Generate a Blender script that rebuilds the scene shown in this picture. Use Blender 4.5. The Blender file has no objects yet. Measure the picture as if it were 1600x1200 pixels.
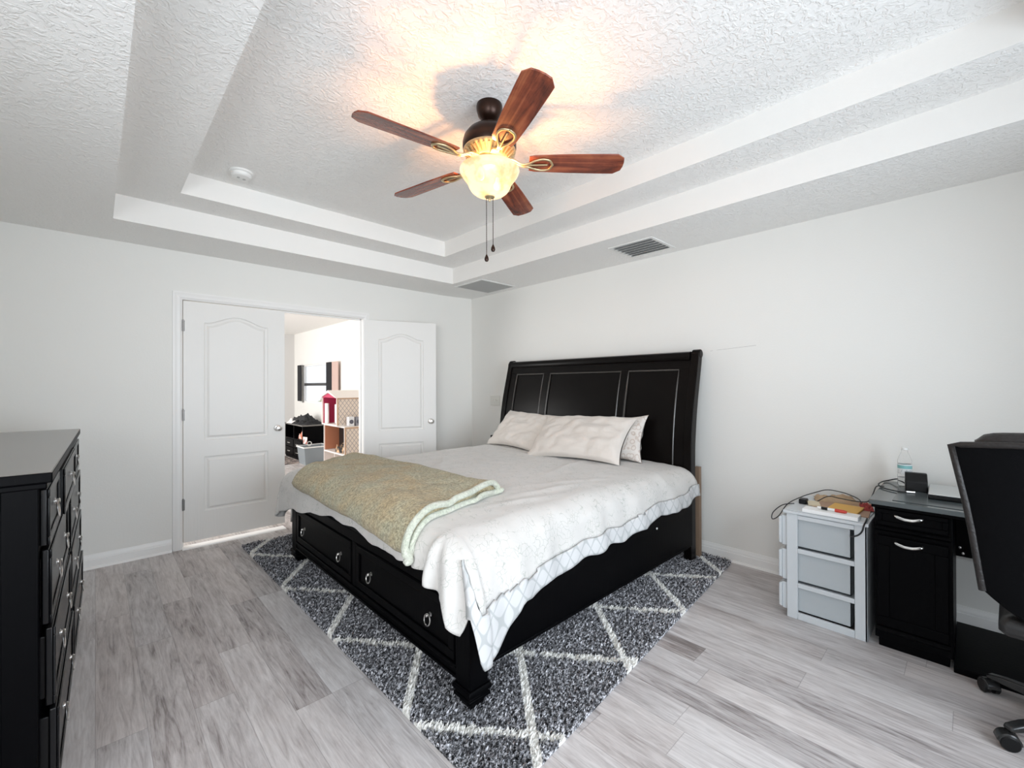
import bpy, bmesh, math, random
import numpy as np
from mathutils import Vector, Matrix, noise as mnoise
PI = math.pi
random.seed(7)
SC = bpy.context.scene
COL = SC.collection

# ---------------------------------------------------------------- camera
YAW, PITCH, ROLL, FPX, CAMZ = math.radians(46.3833), math.radians(.2069), math.radians(-.1895), 683.03, 1.36
_F = Vector((math.cos(YAW), math.sin(YAW), 0)); _R = Vector((math.sin(YAW), -math.cos(YAW), 0)); _U = Vector((0, 0, 1))
_F, _U = _F*math.cos(PITCH)+_U*math.sin(PITCH), _U*math.cos(PITCH)-_F*math.sin(PITCH)
_R, _U = _R*math.cos(ROLL)+_U*math.sin(ROLL), _U*math.cos(ROLL)-_R*math.sin(ROLL)
cd = bpy.data.cameras.new('camera'); cam = bpy.data.objects.new('camera', cd); COL.objects.link(cam)
cd.sensor_width = 36; cd.lens = 36*FPX/1600; cd.clip_start = .02
m3 = Matrix((_R, _U, -_F)).transposed().to_4x4(); m3.translation = (0, 0, CAMZ)
cam.matrix_world = m3
SC.camera = cam

# ---------------------------------------------------------------- world, lights, exposure
SC.view_settings.view_transform = 'Standard'; SC.view_settings.look = 'None'
SC.view_settings.gamma = 1; SC.view_settings.use_curve_mapping = False
SC.view_settings.exposure = 0.66
SC.cycles.max_bounces = 14; SC.cycles.diffuse_bounces = 8; SC.cycles.transparent_max_bounces = 12
SC.cycles.sample_clamp_indirect = 6
w = bpy.data.worlds.new('sky'); SC.world = w; w.use_nodes = True
bg = w.node_tree.nodes['Background']; bg.inputs[0].default_value = (.86, .93, 1, 1); bg.inputs[1].default_value = .8

def area(name, loc, target, sx, sy, watts, color, spread=180):
    l = bpy.data.lights.new(name, 'AREA'); l.shape = 'RECTANGLE'; l.size = sx; l.size_y = sy
    l.energy = watts; l.color = color; l.spread = math.radians(spread)
    o = bpy.data.objects.new(name, l); COL.objects.link(o); o.location = loc
    o.rotation_euler = (Vector(target)-Vector(loc)).to_track_quat('-Z', 'Y').to_euler(); o['kind'] = 'helper'
    return o
area('daylight_near_window', (1.30, -1.26, 1.40), (1.15, 3, 1.35), 1.9, 1.6, 42, (.80, .90, 1), 145)
area('far_wall_fill', (-1.35, -.35, 1.45), (1.15, 4.5, 1.45), 1.7, 1.5, 32, (.92, .96, 1), 130)  # lamp added outside the left wall, aimed to brighten the far wall
area('hall_fill', (-1.14, 7.6, 1.4), (3, 7.6, 1.3), 3.4, 1.9, 90, (1, .98, .96))  # lamp added at an unseen opening in the left wall to brighten the hall

# ---------------------------------------------------------------- mesh helpers
class MB:
    def __init__(s): s.v = []; s.f = []; s.mi = []
    def add(s, vs, fs, mi=0):
        n = len(s.v); s.v += [tuple(p) for p in vs]; s.f += [tuple(i+n for i in f) for f in fs]; s.mi += [mi]*len(fs); return s
    def box(s, x0, y0, z0, x1, y1, z1, mi=0):
        x0, x1 = min(x0, x1), max(x0, x1); y0, y1 = min(y0, y1), max(y0, y1); z0, z1 = min(z0, z1), max(z0, z1)
        return s.add([(x0,y0,z0),(x1,y0,z0),(x1,y1,z0),(x0,y1,z0),(x0,y0,z1),(x1,y0,z1),(x1,y1,z1),(x0,y1,z1)],
            [(0,3,2,1),(4,5,6,7),(0,1,5,4),(1,2,6,5),(2,3,7,6),(3,0,4,7)], mi)
    def prism(s, pts, axis, a, b, mi=0):
        """extrude a CCW polygon of 2-d points along axis 'x','y','z' from a to b"""
        def P(p, t):
            return {'x': (t, p[0], p[1]), 'y': (p[0], t, p[1]), 'z': (p[0], p[1], t)}[axis]
        n = len(pts); vs = [P(p, a) for p in pts]+[P(p, b) for p in pts]
        fs = [tuple(range(n))[::-1], tuple(range(n, 2*n))]+[(i, (i+1) % n, n+(i+1) % n, n+i) for i in range(n)]
        return s.add(vs, fs, mi)
    def lathe(s, prof, c=(0,0,0), n=32, axis='z', mi=0, sx=1, sy=1, caps=True):
        vs = []; fs = []
        for r, h in prof:
            for k in range(n):
                a = 2*PI*k/n; x, y = r*math.cos(a)*sx, r*math.sin(a)*sy
                p = {'z': (x, y, h), 'x': (h, x, y), 'y': (x, h, y)}[axis]
                vs.append((p[0]+c[0], p[1]+c[1], p[2]+c[2]))
        for i in range(len(prof)-1):
            for k in range(n):
                q = (i*n+k, i*n+(k+1) % n, (i+1)*n+(k+1) % n, (i+1)*n+k); fs.append(q)
        if caps and prof[0][0] > 1e-5: fs.append(tuple(range(n))[::-1])
        if caps and prof[-1][0] > 1e-5: fs.append(tuple(range((len(prof)-1)*n, len(prof)*n)))
        return s.add(vs, fs, mi)
    def tube(s, pts, r, n=8, closed=False, mi=0, flat=1.0):
        pts = [Vector(p) for p in pts]; m = len(pts); vs = []; fs = []; up = None
        for i, p in enumerate(pts):
            if closed: t = (pts[(i+1) % m]-pts[i-1])
            else: t = pts[min(i+1, m-1)]-pts[max(i-1, 0)]
            t = t.normalized() if t.length > 1e-9 else Vector((0,0,1))
            if up is None:
                up = Vector((0,0,1)) if abs(t.z) < .9 else Vector((1,0,0))
            a = t.cross(up)
            if a.length < 1e-6: a = t.cross(Vector((1,.3,.1)))
            a.normalize(); b = a.cross(t).normalized(); up = b
            rr = r[i] if isinstance(r, (list, tuple)) else r
            for k in range(n):
                g = 2*PI*k/n; vs.append(p+a*math.cos(g)*rr+b*math.sin(g)*rr*flat)
        for i in range(m if closed else m-1):
            j = (i+1) % m
            for k in range(n): fs.append((i*n+k, i*n+(k+1) % n, j*n+(k+1) % n, j*n+k))
        if not closed: fs += [tuple(range(n))[::-1], tuple(range((m-1)*n, m*n))]
        return s.add(vs, fs, mi)
    def grid(s, fn, nu, nv, mi=0):
        vs = [fn(i/nu, j/nv) for i in range(nu+1) for j in range(nv+1)]
        fs = [(i*(nv+1)+j, (i+1)*(nv+1)+j, (i+1)*(nv+1)+j+1, i*(nv+1)+j+1) for i in range(nu) for j in range(nv)]
        return s.add(vs, fs, mi)
    def loft(s, loops, mi=0, cap0=False, cap1=False):
        n = len(loops[0]); vs = [p for l in loops for p in l]; fs = []
        for i in range(len(loops)-1):
            for k in range(n): fs.append((i*n+k, i*n+(k+1) % n, (i+1)*n+(k+1) % n, (i+1)*n+k))
        if cap0: fs.append(tuple(range(n))[::-1])
        if cap1: fs.append(tuple(range((len(loops)-1)*n, len(loops)*n)))
        return s.add(vs, fs, mi)
    def xf(s, M):
        s.v = [tuple(M @ Vector(p)) for p in s.v]; return s

def rbez(p, k=8):
    """smooth (Catmull-Rom) through the points p"""
    p = [Vector(q) for q in p]; out = []
    for i in range(len(p)-1):
        a, b, c, d = p[max(i-1,0)], p[i], p[i+1], p[min(i+2,len(p)-1)]
        for j in range(k):
            t = j/k; out.append(.5*((2*b)+(c-a)*t+(2*a-5*b+4*c-d)*t*t+(3*b-a-3*c+d)*t*t*t))
    return out+[p[-1]]

def rootmat(o):
    while o.parent: o = o.parent
    return Matrix.LocRotScale(o.location, o.rotation_euler, None)

def obj(name, mb, mat, parent=None, bevel=0, smooth=35, world=True, merge=False, segs=2):
    me = bpy.data.meshes.new(name)
    vs = mb.v
    if parent is not None and world:
        inv = rootmat(parent).inverted(); vs = [tuple(inv @ Vector(p)) for p in vs]
    me.from_pydata(vs, [], mb.f)
    for m in (mat if isinstance(mat, (list, tuple)) else [mat]): me.materials.append(m)
    me.polygons.foreach_set('material_index', mb.mi)
    bm = bmesh.new(); bm.from_mesh(me)
    if merge: bmesh.ops.remove_doubles(bm, verts=bm.verts, dist=1e-5)
    bmesh.ops.recalc_face_normals(bm, faces=bm.faces); bm.to_mesh(me); bm.free()
    me.polygons.foreach_set('use_smooth', [True]*len(me.polygons)); me.set_sharp_from_angle(angle=math.radians(smooth))
    o = bpy.data.objects.new(name, me); COL.objects.link(o)
    if parent is not None: o.parent = parent
    if bevel:
        b = o.modifiers.new('bevel', 'BEVEL'); b.width = bevel; b.segments = segs; b.limit_method = 'ANGLE'; b.angle_limit = math.radians(40)
    return o
def tag(o, label, cat, group=None):
    o['label'] = label; o['category'] = cat
    if group: o['group'] = group
    return o
def thing(name, label, cat, loc=(0,0,0), rotz=0, group=None):
    o = bpy.data.objects.new(name, None); COL.objects.link(o); o.empty_display_size = .1
    o.location = loc; o.rotation_euler = (0, 0, rotz); return tag(o, label, cat, group)
def struct(name, mb, mat, parent=None, **k):
    o = obj(name, mb, mat, parent, **k)
    if parent is None: o['kind'] = 'structure'
    return o
def solo(name, label, cat, mb, mat, group=None, **k):
    """a one-mesh thing; its origin is put at the middle of its base"""
    xs = np.array(mb.v); c = (xs.min(0)+xs.max(0))/2; c[2] = xs[:,2].min()
    mb.v = [tuple(np.array(p)-c) for p in mb.v]
    o = obj(name, mb, mat, **k); o.location = c; return tag(o, label, cat, group)

# ---------------------------------------------------------------- material helpers
def mat(name, col, rough=.5, metal=0, bump=None, var=None, spec=None, **kw):
    """bump=(scale,strength,detail[,stretch])  var=(scale,colour2,amount)"""
    m = bpy.data.materials.new(name); m.use_nodes = True; nt = m.node_tree; p = nt.nodes['Principled BSDF']
    p.inputs['Base Color'].default_value = (*col, 1); p.inputs['Roughness'].default_value = rough; p.inputs['Metallic'].default_value = metal
    if spec is not None: p.inputs['Specular IOR Level'].default_value = spec
    for k, v in kw.items(): p.inputs[k].default_value = v
    tc = nt.nodes.new('ShaderNodeTexCoord')
    if bump:
        n = nt.nodes.new('ShaderNodeTexNoise'); n.inputs['Scale'].default_value = bump[0]; n.inputs['Detail'].default_value = bump[2]
        if len(bump) > 3:
            mp = nt.nodes.new('ShaderNodeMapping'); mp.inputs['Scale'].default_value = bump[3]
            nt.links.new(tc.outputs['Object'], mp.inputs[0]); nt.links.new(mp.outputs[0], n.inputs['Vector'])
        else: nt.links.new(tc.outputs['Object'], n.inputs['Vector'])
        b = nt.nodes.new('ShaderNodeBump'); b.inputs['Strength'].default_value = bump[1]; b.inputs['Distance'].default_value = .01
        nt.links.new(n.outputs[0], b.inputs['Height']); nt.links.new(b.outputs[0], p.inputs['Normal'])
    if var:
        n = nt.nodes.new('ShaderNodeTexNoise'); n.inputs['Scale'].default_value = var[0]; n.inputs['Detail'].default_value = 5
        nt.links.new(tc.outputs['Object'], n.inputs['Vector'])
        r = nt.nodes.new('ShaderNodeValToRGB'); r.color_ramp.elements[0].position = .5-var[2]; r.color_ramp.elements[1].position = .5+var[2]
        r.color_ramp.elements[0].color = (*col, 1); r.color_ramp.elements[1].color = (*var[1], 1)
        nt.links.new(n.outputs[0], r.inputs[0]); nt.links.new(r.outputs[0], p.inputs['Base Color'])
    return m
class NT:
    """tiny node-graph builder"""
    def __init__(s, m): s.t = m.node_tree; s.p = s.t.nodes['Principled BSDF']
    def val(s, sock, v):
        if hasattr(v, 'links') or isinstance(v, bpy.types.NodeSocket): s.t.links.new(v, sock)
        else: sock.default_value = v
    def math(s, op, a, b=0, c=0):
        n = s.t.nodes.new('ShaderNodeMath'); n.operation = op
        for i, v in enumerate((a, b, c)): s.val(n.inputs[i], v)
        return n.outputs[0]
    def xyz(s, out='Object'):
        tc = s.t.nodes.new('ShaderNodeTexCoord'); sp = s.t.nodes.new('ShaderNodeSeparateXYZ'); s.t.links.new(tc.outputs[out], sp.inputs[0]); return sp.outputs
    def comb(s, x, y, z):
        n = s.t.nodes.new('ShaderNodeCombineXYZ')
        for i, v in enumerate((x, y, z)): s.val(n.inputs[i], v)
        return n.outputs[0]
    def noise(s, vec, scale, detail=3, dist=0, rough=.5):
        n = s.t.nodes.new('ShaderNodeTexNoise'); s.val(n.inputs['Vector'], vec); n.inputs['Scale'].default_value = scale
        n.inputs['Detail'].default_value = detail; n.inputs['Distortion'].default_value = dist; n.inputs['Roughness'].default_value = rough; return n.outputs[0]
    def white(s, vec):
        n = s.t.nodes.new('ShaderNodeTexWhiteNoise'); n.noise_dimensions = '3D'; s.val(n.inputs['Vector'], vec); return n.outputs[0]
    def ramp(s, f, stops):
        n = s.t.nodes.new('ShaderNodeValToRGB'); s.val(n.inputs[0], f); e = n.color_ramp.elements
        e[0].position, e[0].color = stops[0][0], (*stops[0][1], 1); e[1].position, e[1].color = stops[1][0], (*stops[1][1], 1)
        for p, c in stops[2:]:
            x = e.new(p); x.color = (*c, 1)
        return n.outputs[0]
    def mix(s, f, a, b, mode='MIX'):
        n = s.t.nodes.new('ShaderNodeMix'); n.data_type = 'RGBA'; n.blend_type = mode
        s.val(n.inputs[0], f); s.val(n.inputs[6], a if not isinstance(a, tuple) else (*a, 1)); s.val(n.inputs[7], b if not isinstance(b, tuple) else (*b, 1)); return n.outputs[2]
    def bump(s, h, strength, dist=.01):
        n = s.t.nodes.new('ShaderNodeBump'); n.inputs['Strength'].default_value = strength; n.inputs['Distance'].default_value = dist
        s.val(n.inputs['Height'], h); s.t.links.new(n.outputs[0], s.p.inputs['Normal'])

M = {}
M['wall'] = mat('wall_paint', (.80, .79, .755), .75, bump=(90, .06, 3))
M['riser'] = mat('tray_paint', (.83, .815, .785), .7, bump=(60, .05, 3))
M['trim'] = mat('white_trim_paint', (.86, .85, .83), .4)
M['door'] = mat('door_paint', (.80, .785, .755), .45, bump=(14, .08, 4, (6, 6, .4)))
M['black'] = mat('black_lacquered_wood', (.0014, .0014, .0018), .42, bump=(30, .05, 3, (3, 3, .4)), spec=.05)
M['satin'] = mat('black_satin_wood', (.002, .002, .0025), .30, bump=(30, .05, 3, (3, 3, .4)), spec=.35)
M['espresso'] = mat('dark_espresso_wood', (.0040, .0030, .0027), .28, bump=(25, .04, 3, (2, .3, 2)), spec=.13)
M['bead'] = mat('pale_bead_lacquer', (.055,.050,.045), .25, spec=.8)  # paler and glossier than the rest of the headboard
M['blacktop'] = mat('reflection_grey_top', (.12, .11, .10), .2, bump=(160, .03, 2), spec=1.0)  # base greyed to carry the bright wall's reflection in the dresser top
M['nickel'] = mat('brushed_nickel', (.72, .70, .68), .28, 1)
M['hinge'] = mat('grey_hinge_metal', (.30, .29, .28), .4, 1)
M['plastic_w'] = mat('white_plastic', (.80, .80, .78), .4)
M['blackpl'] = mat('black_plastic', (.004, .004, .0045), .4, spec=.3)
M['dark'] = mat('dark_gap', (.02, .02, .02), .9)

def ceil_mat():
    m = mat('knockdown_ceiling', (.87, .86, .84), .85); g = NT(m); tc = g.t.nodes.new('ShaderNodeTexCoord')
    n1 = g.noise(tc.outputs['Object'], 30, 4, 1.2, .55); f = g.ramp(n1, [(.47, (0,0,0)), (.60, (1,1,1))]); n2 = g.noise(tc.outputs['Object'], 120, 2)
    g.bump(g.math('ADD', f, g.math('MULTIPLY', n2, .25)), .40, .009); return m
M['ceil'] = ceil_mat()

def floor_mat():
    m = mat('grey_oak_planks', (.4,.4,.4), .42, spec=.4); g = NT(m); x, y, z = g.xyz()
    W, L = .152, 1.22
    u = g.math('DIVIDE', g.math('SUBTRACT', x, -.001), W); c = g.math('FLOOR', u); fu = g.math('SUBTRACT', u, c)
    off = g.white(g.comb(c, 3.3, 1.7)); v = g.math('ADD', g.math('DIVIDE', y, L), g.math('MULTIPLY', off, 7.0)); r = g.math('FLOOR', v); fv = g.math('SUBTRACT', v, r)
    idn = g.white(g.comb(c, r, .5)); id2 = g.white(g.comb(r, c, 7.5))
    sh = g.math('MULTIPLY', idn, 37.0)
    grain = g.noise(g.comb(g.math('ADD', g.math('MULTIPLY', x, 34), sh), g.math('MULTIPLY', y, 3.0), sh), 1.0, 6, 1.4, .62)
    fine = g.noise(g.comb(g.math('MULTIPLY', x, 170), g.math('MULTIPLY', y, 14), sh), 1.0, 3, .4, .6)
    blot = g.noise(g.comb(g.math('ADD', g.math('MULTIPLY', x, 5), sh), g.math('MULTIPLY', y, 2.2), sh), 1.0, 3, .8)
    t = g.math('ADD', g.math('MULTIPLY', grain, .62), g.math('ADD', g.math('MULTIPLY', fine, .24), g.math('MULTIPLY', blot, .30)))
    t = g.math('ADD', t, g.math('MULTIPLY', g.math('SUBTRACT', idn, .5), .16))
    col = g.ramp(t, [(.38, (.19, .168, .163)), (.74, (.62, .60, .597)), (.49, (.375, .347, .343)), (.59, (.485, .46, .457))])
    warm = g.mix(g.math('MULTIPLY', id2, .35), col, g.mix(1.0, col, (1.0, .90, .84), 'MULTIPLY'))
    e1 = g.math('MINIMUM', fu, g.math('SUBTRACT', 1, fu)); e2 = g.math('MINIMUM', fv, g.math('SUBTRACT', 1, fv))
    seam = g.math('MINIMUM', g.math('DIVIDE', e1, .012), g.math('DIVIDE', e2, .0018)); seam = g.math('MINIMUM', seam, 1.0)
    fin = g.mix(g.math('MULTIPLY', g.math('SUBTRACT', 1, seam), .5), warm, (.12, .11, .105))
    g.t.links.new(fin, g.p.inputs['Base Color']); g.bump(g.math('ADD', g.math('MULTIPLY', fine, .35), seam), .16, .003); return m
M['floor'] = floor_mat()

# ---------------------------------------------------------------- room shell
XL, XR, YN, YF = -.62, 3.5556, -1.14, 4.551
ZC, ZT, ZI = 2.4893, 2.6604, 2.8116
TX0, TX1, TY0, TY1 = .0851, 2.8695, -.53, 3.958
IX0, IX1, IY0, IY1 = .4132, 2.5491, -.222, 3.6528
struct('floor', MB().box(-1.3, -1.4, -.08, 3.9, 10.6, 0), M['floor'])
def ceiling():
    b = MB()
    def ringf(z, o, i, mi):
        (ax0, ax1, ay0, ay1), (bx0, bx1, by0, by1) = o, i
        O = [(ax0,ay0,z),(ax1,ay0,z),(ax1,ay1,z),(ax0,ay1,z)]; I = [(bx0,by0,z),(bx1,by0,z),(bx1,by1,z),(bx0,by1,z)]
        b.add(O+I, [(k, (k+1) % 4, 4+(k+1) % 4, 4+k) for k in range(4)], mi)
    def riser(r, z0, z1):
        x0, x1, y0, y1 = r; A = [(x0,y0),(x1,y0),(x1,y1),(x0,y1)]
        b.add([(*p, z0) for p in A]+[(*p, z1) for p in A], [(k, (k+1) % 4, 4+(k+1) % 4, 4+k) for k in range(4)], 1)
    full = (XL-.1, XR+.1, YN-.1, YF+.1)
    ringf(ZC, full, (TX0,TX1,TY0,TY1), 0); riser((TX0,TX1,TY0,TY1), ZC, ZT)
    ringf(ZT, (TX0,TX1,TY0,TY1), (IX0,IX1,IY0,IY1), 0); riser((IX0,IX1,IY0,IY1), ZT, ZI)
    b.add([(IX0,IY0,ZI),(IX1,IY0,ZI),(IX1,IY1,ZI),(IX0,IY1,ZI)], [(0,1,2,3)], 0)
    x0, x1, y0, y1 = full   # the slab above
    b.add([(x0,y0,ZC),(x1,y0,ZC),(x1,y1,ZC),(x0,y1,ZC),(x0,y0,3.0),(x1,y0,3.0),(x1,y1,3.0),(x0,y1,3.0)],
          [(4,5,6,7),(0,1,5,4),(1,2,6,5),(2,3,7,6),(3,0,4,7)], 0)
    return b
struct('ceiling', ceiling(), [M['ceil'], M['riser']], merge=True)
DX0, DX1, DZ = .530, 2.100, 2.085        # double door opening in the far wall
wf = MB(); wf.box(XL-.1, YF, 0, DX0-.02, YF+.11, ZC+.02); wf.box(DX0-.02, YF, DZ+.02, DX1+.02, YF+.11, ZC+.02)
wf.prism([(DX1+.02, YF), (3.15, YF), (XR+.02, 4.489), (XR+.1, YF+.11), (DX1+.02, YF+.11)], 'z', 0, ZC+.02)
struct('wall_far', wf, M['wall'])
wr = struct('wall_right', MB().box(XR, YN-.1, 0, XR+.1, YF+.1, ZC+.02), M['wall'])
sc_ = MB()
for (ya, za, yb, zb) in ((1.435, 1.630, 1.415, 1.631), (1.385, 1.6335, 1.10, 1.652)):
    sc_.add([(XR-.0006, ya, za), (XR-.0006, yb, zb), (XR-.0006, yb, zb+.0028), (XR-.0006, ya, za+.0022)], [(0,1,2,3)])
obj('scuff_mark', sc_, mat('scuff_grey', (.50, .49, .47), .9), wr)
wl = MB(); WY0, WY1, WZ0, WZ1 = -.80, 1.60, .60, 2.20
wl.box(XL-.1, YN-.1, 0, XL, WY0, ZC+.02); wl.box(XL-.1, WY1, 0, XL, YF+.1, ZC+.02); wl.box(XL-.1, WY0, 0, XL, WY1, WZ0); wl.box(XL-.1, WY0, WZ1, XL, WY1, ZC+.02)
struct('wall_left', wl, M['wall'])
wn = MB(); NX0, NX1, NZ0, NZ1 = .3, 2.3, .55, 2.20
wn.box(XL-.1, YN-.1, 0, NX0, YN, ZC+.02); wn.box(NX1, YN-.1, 0, XR+.1, YN, ZC+.02); wn.box(NX0, YN-.1, 0, NX1, YN, NZ0); wn.box(NX0, YN-.1, NZ1, NX1, YN, ZC+.02)
struct('wall_near', wn, M['wall'])
def winframe(name, axis, a0, a1, z0, z1, d, nm):
    b = MB()
    def bar(p0, p1, q0, q1):
        if axis == 'y': b.box(d-.03, p0, q0, d+.03, p1, q1)
        else: b.box(p0, d-.03, q0, p1, d+.03, q1)
    bar(a0, a1, z0, z0+.05); bar(a0, a1, z1-.05, z1); bar(a0, a0+.05, z0+.05, z1-.05); bar(a1-.05, a1, z0+.05, z1-.05)
    for k in range(nm):
        c = a0+(a1-a0)*(k+1)/(nm+1); bar(c-.02, c+.02, z0+.05, z1-.05)
    struct(name, b, M['trim'])
winframe('window_1', 'x', NX0, NX1, NZ0, NZ1, YN-.05, 1)
winframe('added_window_2', 'y', WY0, WY1, WZ0, WZ1, XL-.05, 1)  # unseen left opening, widened to pass the added far wall light

def baseprof(t=.014, h=.105):
    return [(0,0),(t,0),(t,h*.62),(t*.72,h*.66),(t*.72,h*.80),(t*.45,h*.86),(t*.3,h),(0,h)]
def baseboard(name, p, q, nrm):
    p, q, nrm = Vector(p), Vector(q), Vector(nrm); pr = baseprof(); b = MB()
    loops = [[tuple(e+nrm*a+Vector((0,0,z))) for a, z in pr] for e in (p, q)]
    b.loft(loops, cap0=True, cap1=True)
    # shoe moulding
    sh = [(0,0),(.026,0),(.024,.008),(.018,.015),(0,.019)]
    b.loft([[tuple(e+nrm*a+Vector((0,0,z))) for a, z in sh] for e in (p, q)], cap0=True, cap1=True)
    struct(name, b, M['trim'])
baseboard('baseboard_far', (XL, YF, 0), (DX0-.075, YF, 0), (0,-1,0))
baseboard('baseboard_far_2', (DX1+.075, YF, 0), (3.15, YF, 0), (0,-1,0))
baseboard('baseboard_right', (XR, YN, 0), (XR, 4.489, 0), (-1,0,0))
baseboard('baseboard_left', (XL, YN, 0), (XL, YF, 0), (1,0,0))
# casing and jamb of the double door
cs = [(0,0),(.008,0),(.013,.012),(.018,.018),(.018,.048),(.012,.058),(.012,.066),(0,.066)]   # (proud, across)
def casing():
    b = MB(); x0, x1, zt = DX0-.004, DX1+.004, DZ+.004
    for d, pts in ((-1, (x0,)), (1, (x1,))):
        b.loft([[(pts[0]+d*(a), YF-p, 0) for p, a in cs], [(pts[0]+d*a, YF-p, zt+a) for p, a in cs]], cap0=True, cap1=True)
    b.loft([[(x0-a, YF-p, zt+a) for p, a in cs], [(x1+a, YF-p, zt+a) for p, a in cs]], cap0=True, cap1=True)
    b.box(DX0-.02, YF-.002, 0, DX0-.003, YF+.11, DZ+.02); b.box(DX1+.003, YF-.002, 0, DX1+.02, YF+.11, DZ+.02); b.box(DX0-.003, YF-.002, DZ+.004, DX1+.003, YF+.11, DZ+.02)
    b.box(DX0-.003, YF+.045, 0, DX0+.010, YF+.07, DZ+.004); b.box(DX1-.010, YF+.045, 0, DX1+.003, YF+.07, DZ+.004); b.box(DX0, YF+.045, DZ-.009, DX1, YF+.07, DZ+.004)
    return b
struct('trim_1', casing(), M['trim'], bevel=.0012)
struct('trim_2', MB().prism([(YF-.040, 0), (YF+.07, 0), (YF+.07, .006), (YF-.022, .006), (YF-.036, .003)], 'x', DX0-.008, 1.320), mat('white_threshold', (.9,.9,.9), .35))

def door_leaf(W, T, Z0, Z1, flip=False):
    """hinge at x=0, leaf towards +x, front face at y=0 looking to -y, back at y=T"""
    b = MB(); zm = Z0+.775
    ar = 22
    def outline(kind, d):
        x0, x1 = .145+d, W-.145-d
        if kind == 'low': z0, z1 = Z0+.235+d, Z0+.705-d
        else: z0, z1 = Z0+.845+d, Z0+1.855-d
        pts = [(x0, z0), (x1, z0), (x1, z1)]
        for k in range(1, ar):
            t = 1-k/ar; x = x0+(x1-x0)*t; s = abs(2*t-1)
            h = 0 if kind == 'low' else .068*(.5+.5*math.cos(PI*min(1, s/.92)))**.85
            pts.append((x, z1+h))
        pts.append((x0, z1)); return pts
    def rim(kind):
        z0, z1 = (Z0, zm) if kind == 'low' else (zm, Z1)
        pts = [(0, z0), (W, z0), (W, z1)]+[(W*(1-k/ar), z1) for k in range(1, ar)]+[(0, z1)]; return pts
    for side in (0, 1):
        y0 = 0 if side == 0 else T; s = 1 if side == 0 else -1
        for kind in ('low', 'up'):
            L = [[(x, y0, z) for x, z in rim(kind)]]
            for d, dep in ((0, 0), (.003, .007), (.012, .011), (.020, .011), (.034, .002), (.037, .000)):
                L.append([(x, y0+s*dep, z) for x, z in outline(kind, d)])
            b.loft(L, cap1=True)
    A = [(0,Z0),(W,Z0),(W,Z1),(0,Z1)]
    b.loft([[(x, 0, z) for x, z in A], [(x, T, z) for x, z in A]])
    return b
def knob(parent, x, z, T, dirs):
    pr = [(0,0),(.031,0),(.031,.004),(.026,.010),(.012,.013),(.011,.030),(.018,.036),(.026,.046),(.027,.054),(.022,.062),(.010,.066),(0,.0665)]
    for s, y in dirs:
        b = MB(); b.lathe([(r, y+s*h) for r, h in pr], (x, 0, z), 24, 'y'); obj('doorknob', b, M['nickel'], parent, world=False)
def hinges(parent, x, y, zs, side):
    for z in zs:
        b = MB(); b.lathe([(.0075, z-.045), (.0075, z+.045)], (x, y, 0), 12); b.lathe([(.005, z+.045), (.006, z+.052), (0, z+.055)], (x, y, 0), 10)
        b.box(x-.012, y+.003, z-.044, x+.012, y+.006, z+.044); obj('hinge', b, M['hinge'], parent, world=False)
DW = .783
d1 = struct('door_1', door_leaf(DW, .035, .054, 2.079), M['door'], merge=True, smooth=9); d1.location = (DX0+.002, YF-.006, 0)
knob(d1, DW-.063, .965, .035, ((-1, 0), (1, .035))); hinges(d1, -.002, -.006, (.37, 1.12, 1.87), 0)
d2 = struct('door_2', door_leaf(DW, .035, .02, 2.079), M['door'], merge=True, smooth=9)
# opened about 160 degrees into the room: mirrored so that the shown face is the hall side
ang = math.atan2(4.262-4.530, 2.855-2.118)
d2.location = (2.114, 4.532-.0, 0); d2.rotation_euler = (0, 0, ang); knob(d2, DW-.063, .955, .035, ((-1, 0), (1, .035)))
hinges(d2, -.004, .02, (.37, 1.12, 1.87), 0)

# ---- the hall beyond
HX = 3.15
hb = MB()
HW0, HW1, HZ0, HZ1 = 7.97, 9.72, 1.02, 1.80
hb.box(HX, YF+.11, 0, HX+.1, HW0, 2.52); hb.box(HX, HW1, 0, HX+.1, 10.5, 2.52); hb.box(HX, HW0, 0, HX+.1, HW1, HZ0); hb.box(HX, HW0, HZ1, HX+.1, HW1, 2.52)
struct('wall_hall_right', hb, M['wall'])
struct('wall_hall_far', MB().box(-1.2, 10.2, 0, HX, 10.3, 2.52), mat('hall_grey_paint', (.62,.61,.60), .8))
h2 = MB(); h2.box(-1.2, YF+.11, 0, -1.1, 5.8, 2.52); h2.box(-1.2, 9.4, 0, -1.1, 10.2, 2.52); h2.box(-1.2, 5.8, 0, -1.1, 9.4, .3); h2.box(-1.2, 5.8, 2.3, -1.1, 9.4, 2.52)
struct('wall_hall_left', h2, M['wall'])
struct('ceiling_hall', MB().box(-1.2, YF+.09, ZC, HX+.1, 10.3, ZC+.1), M['riser'])
baseboard('baseboard_hall', (HX, YF+.11, 0), (HX, 10.2, 0), (-1,0,0))

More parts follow.
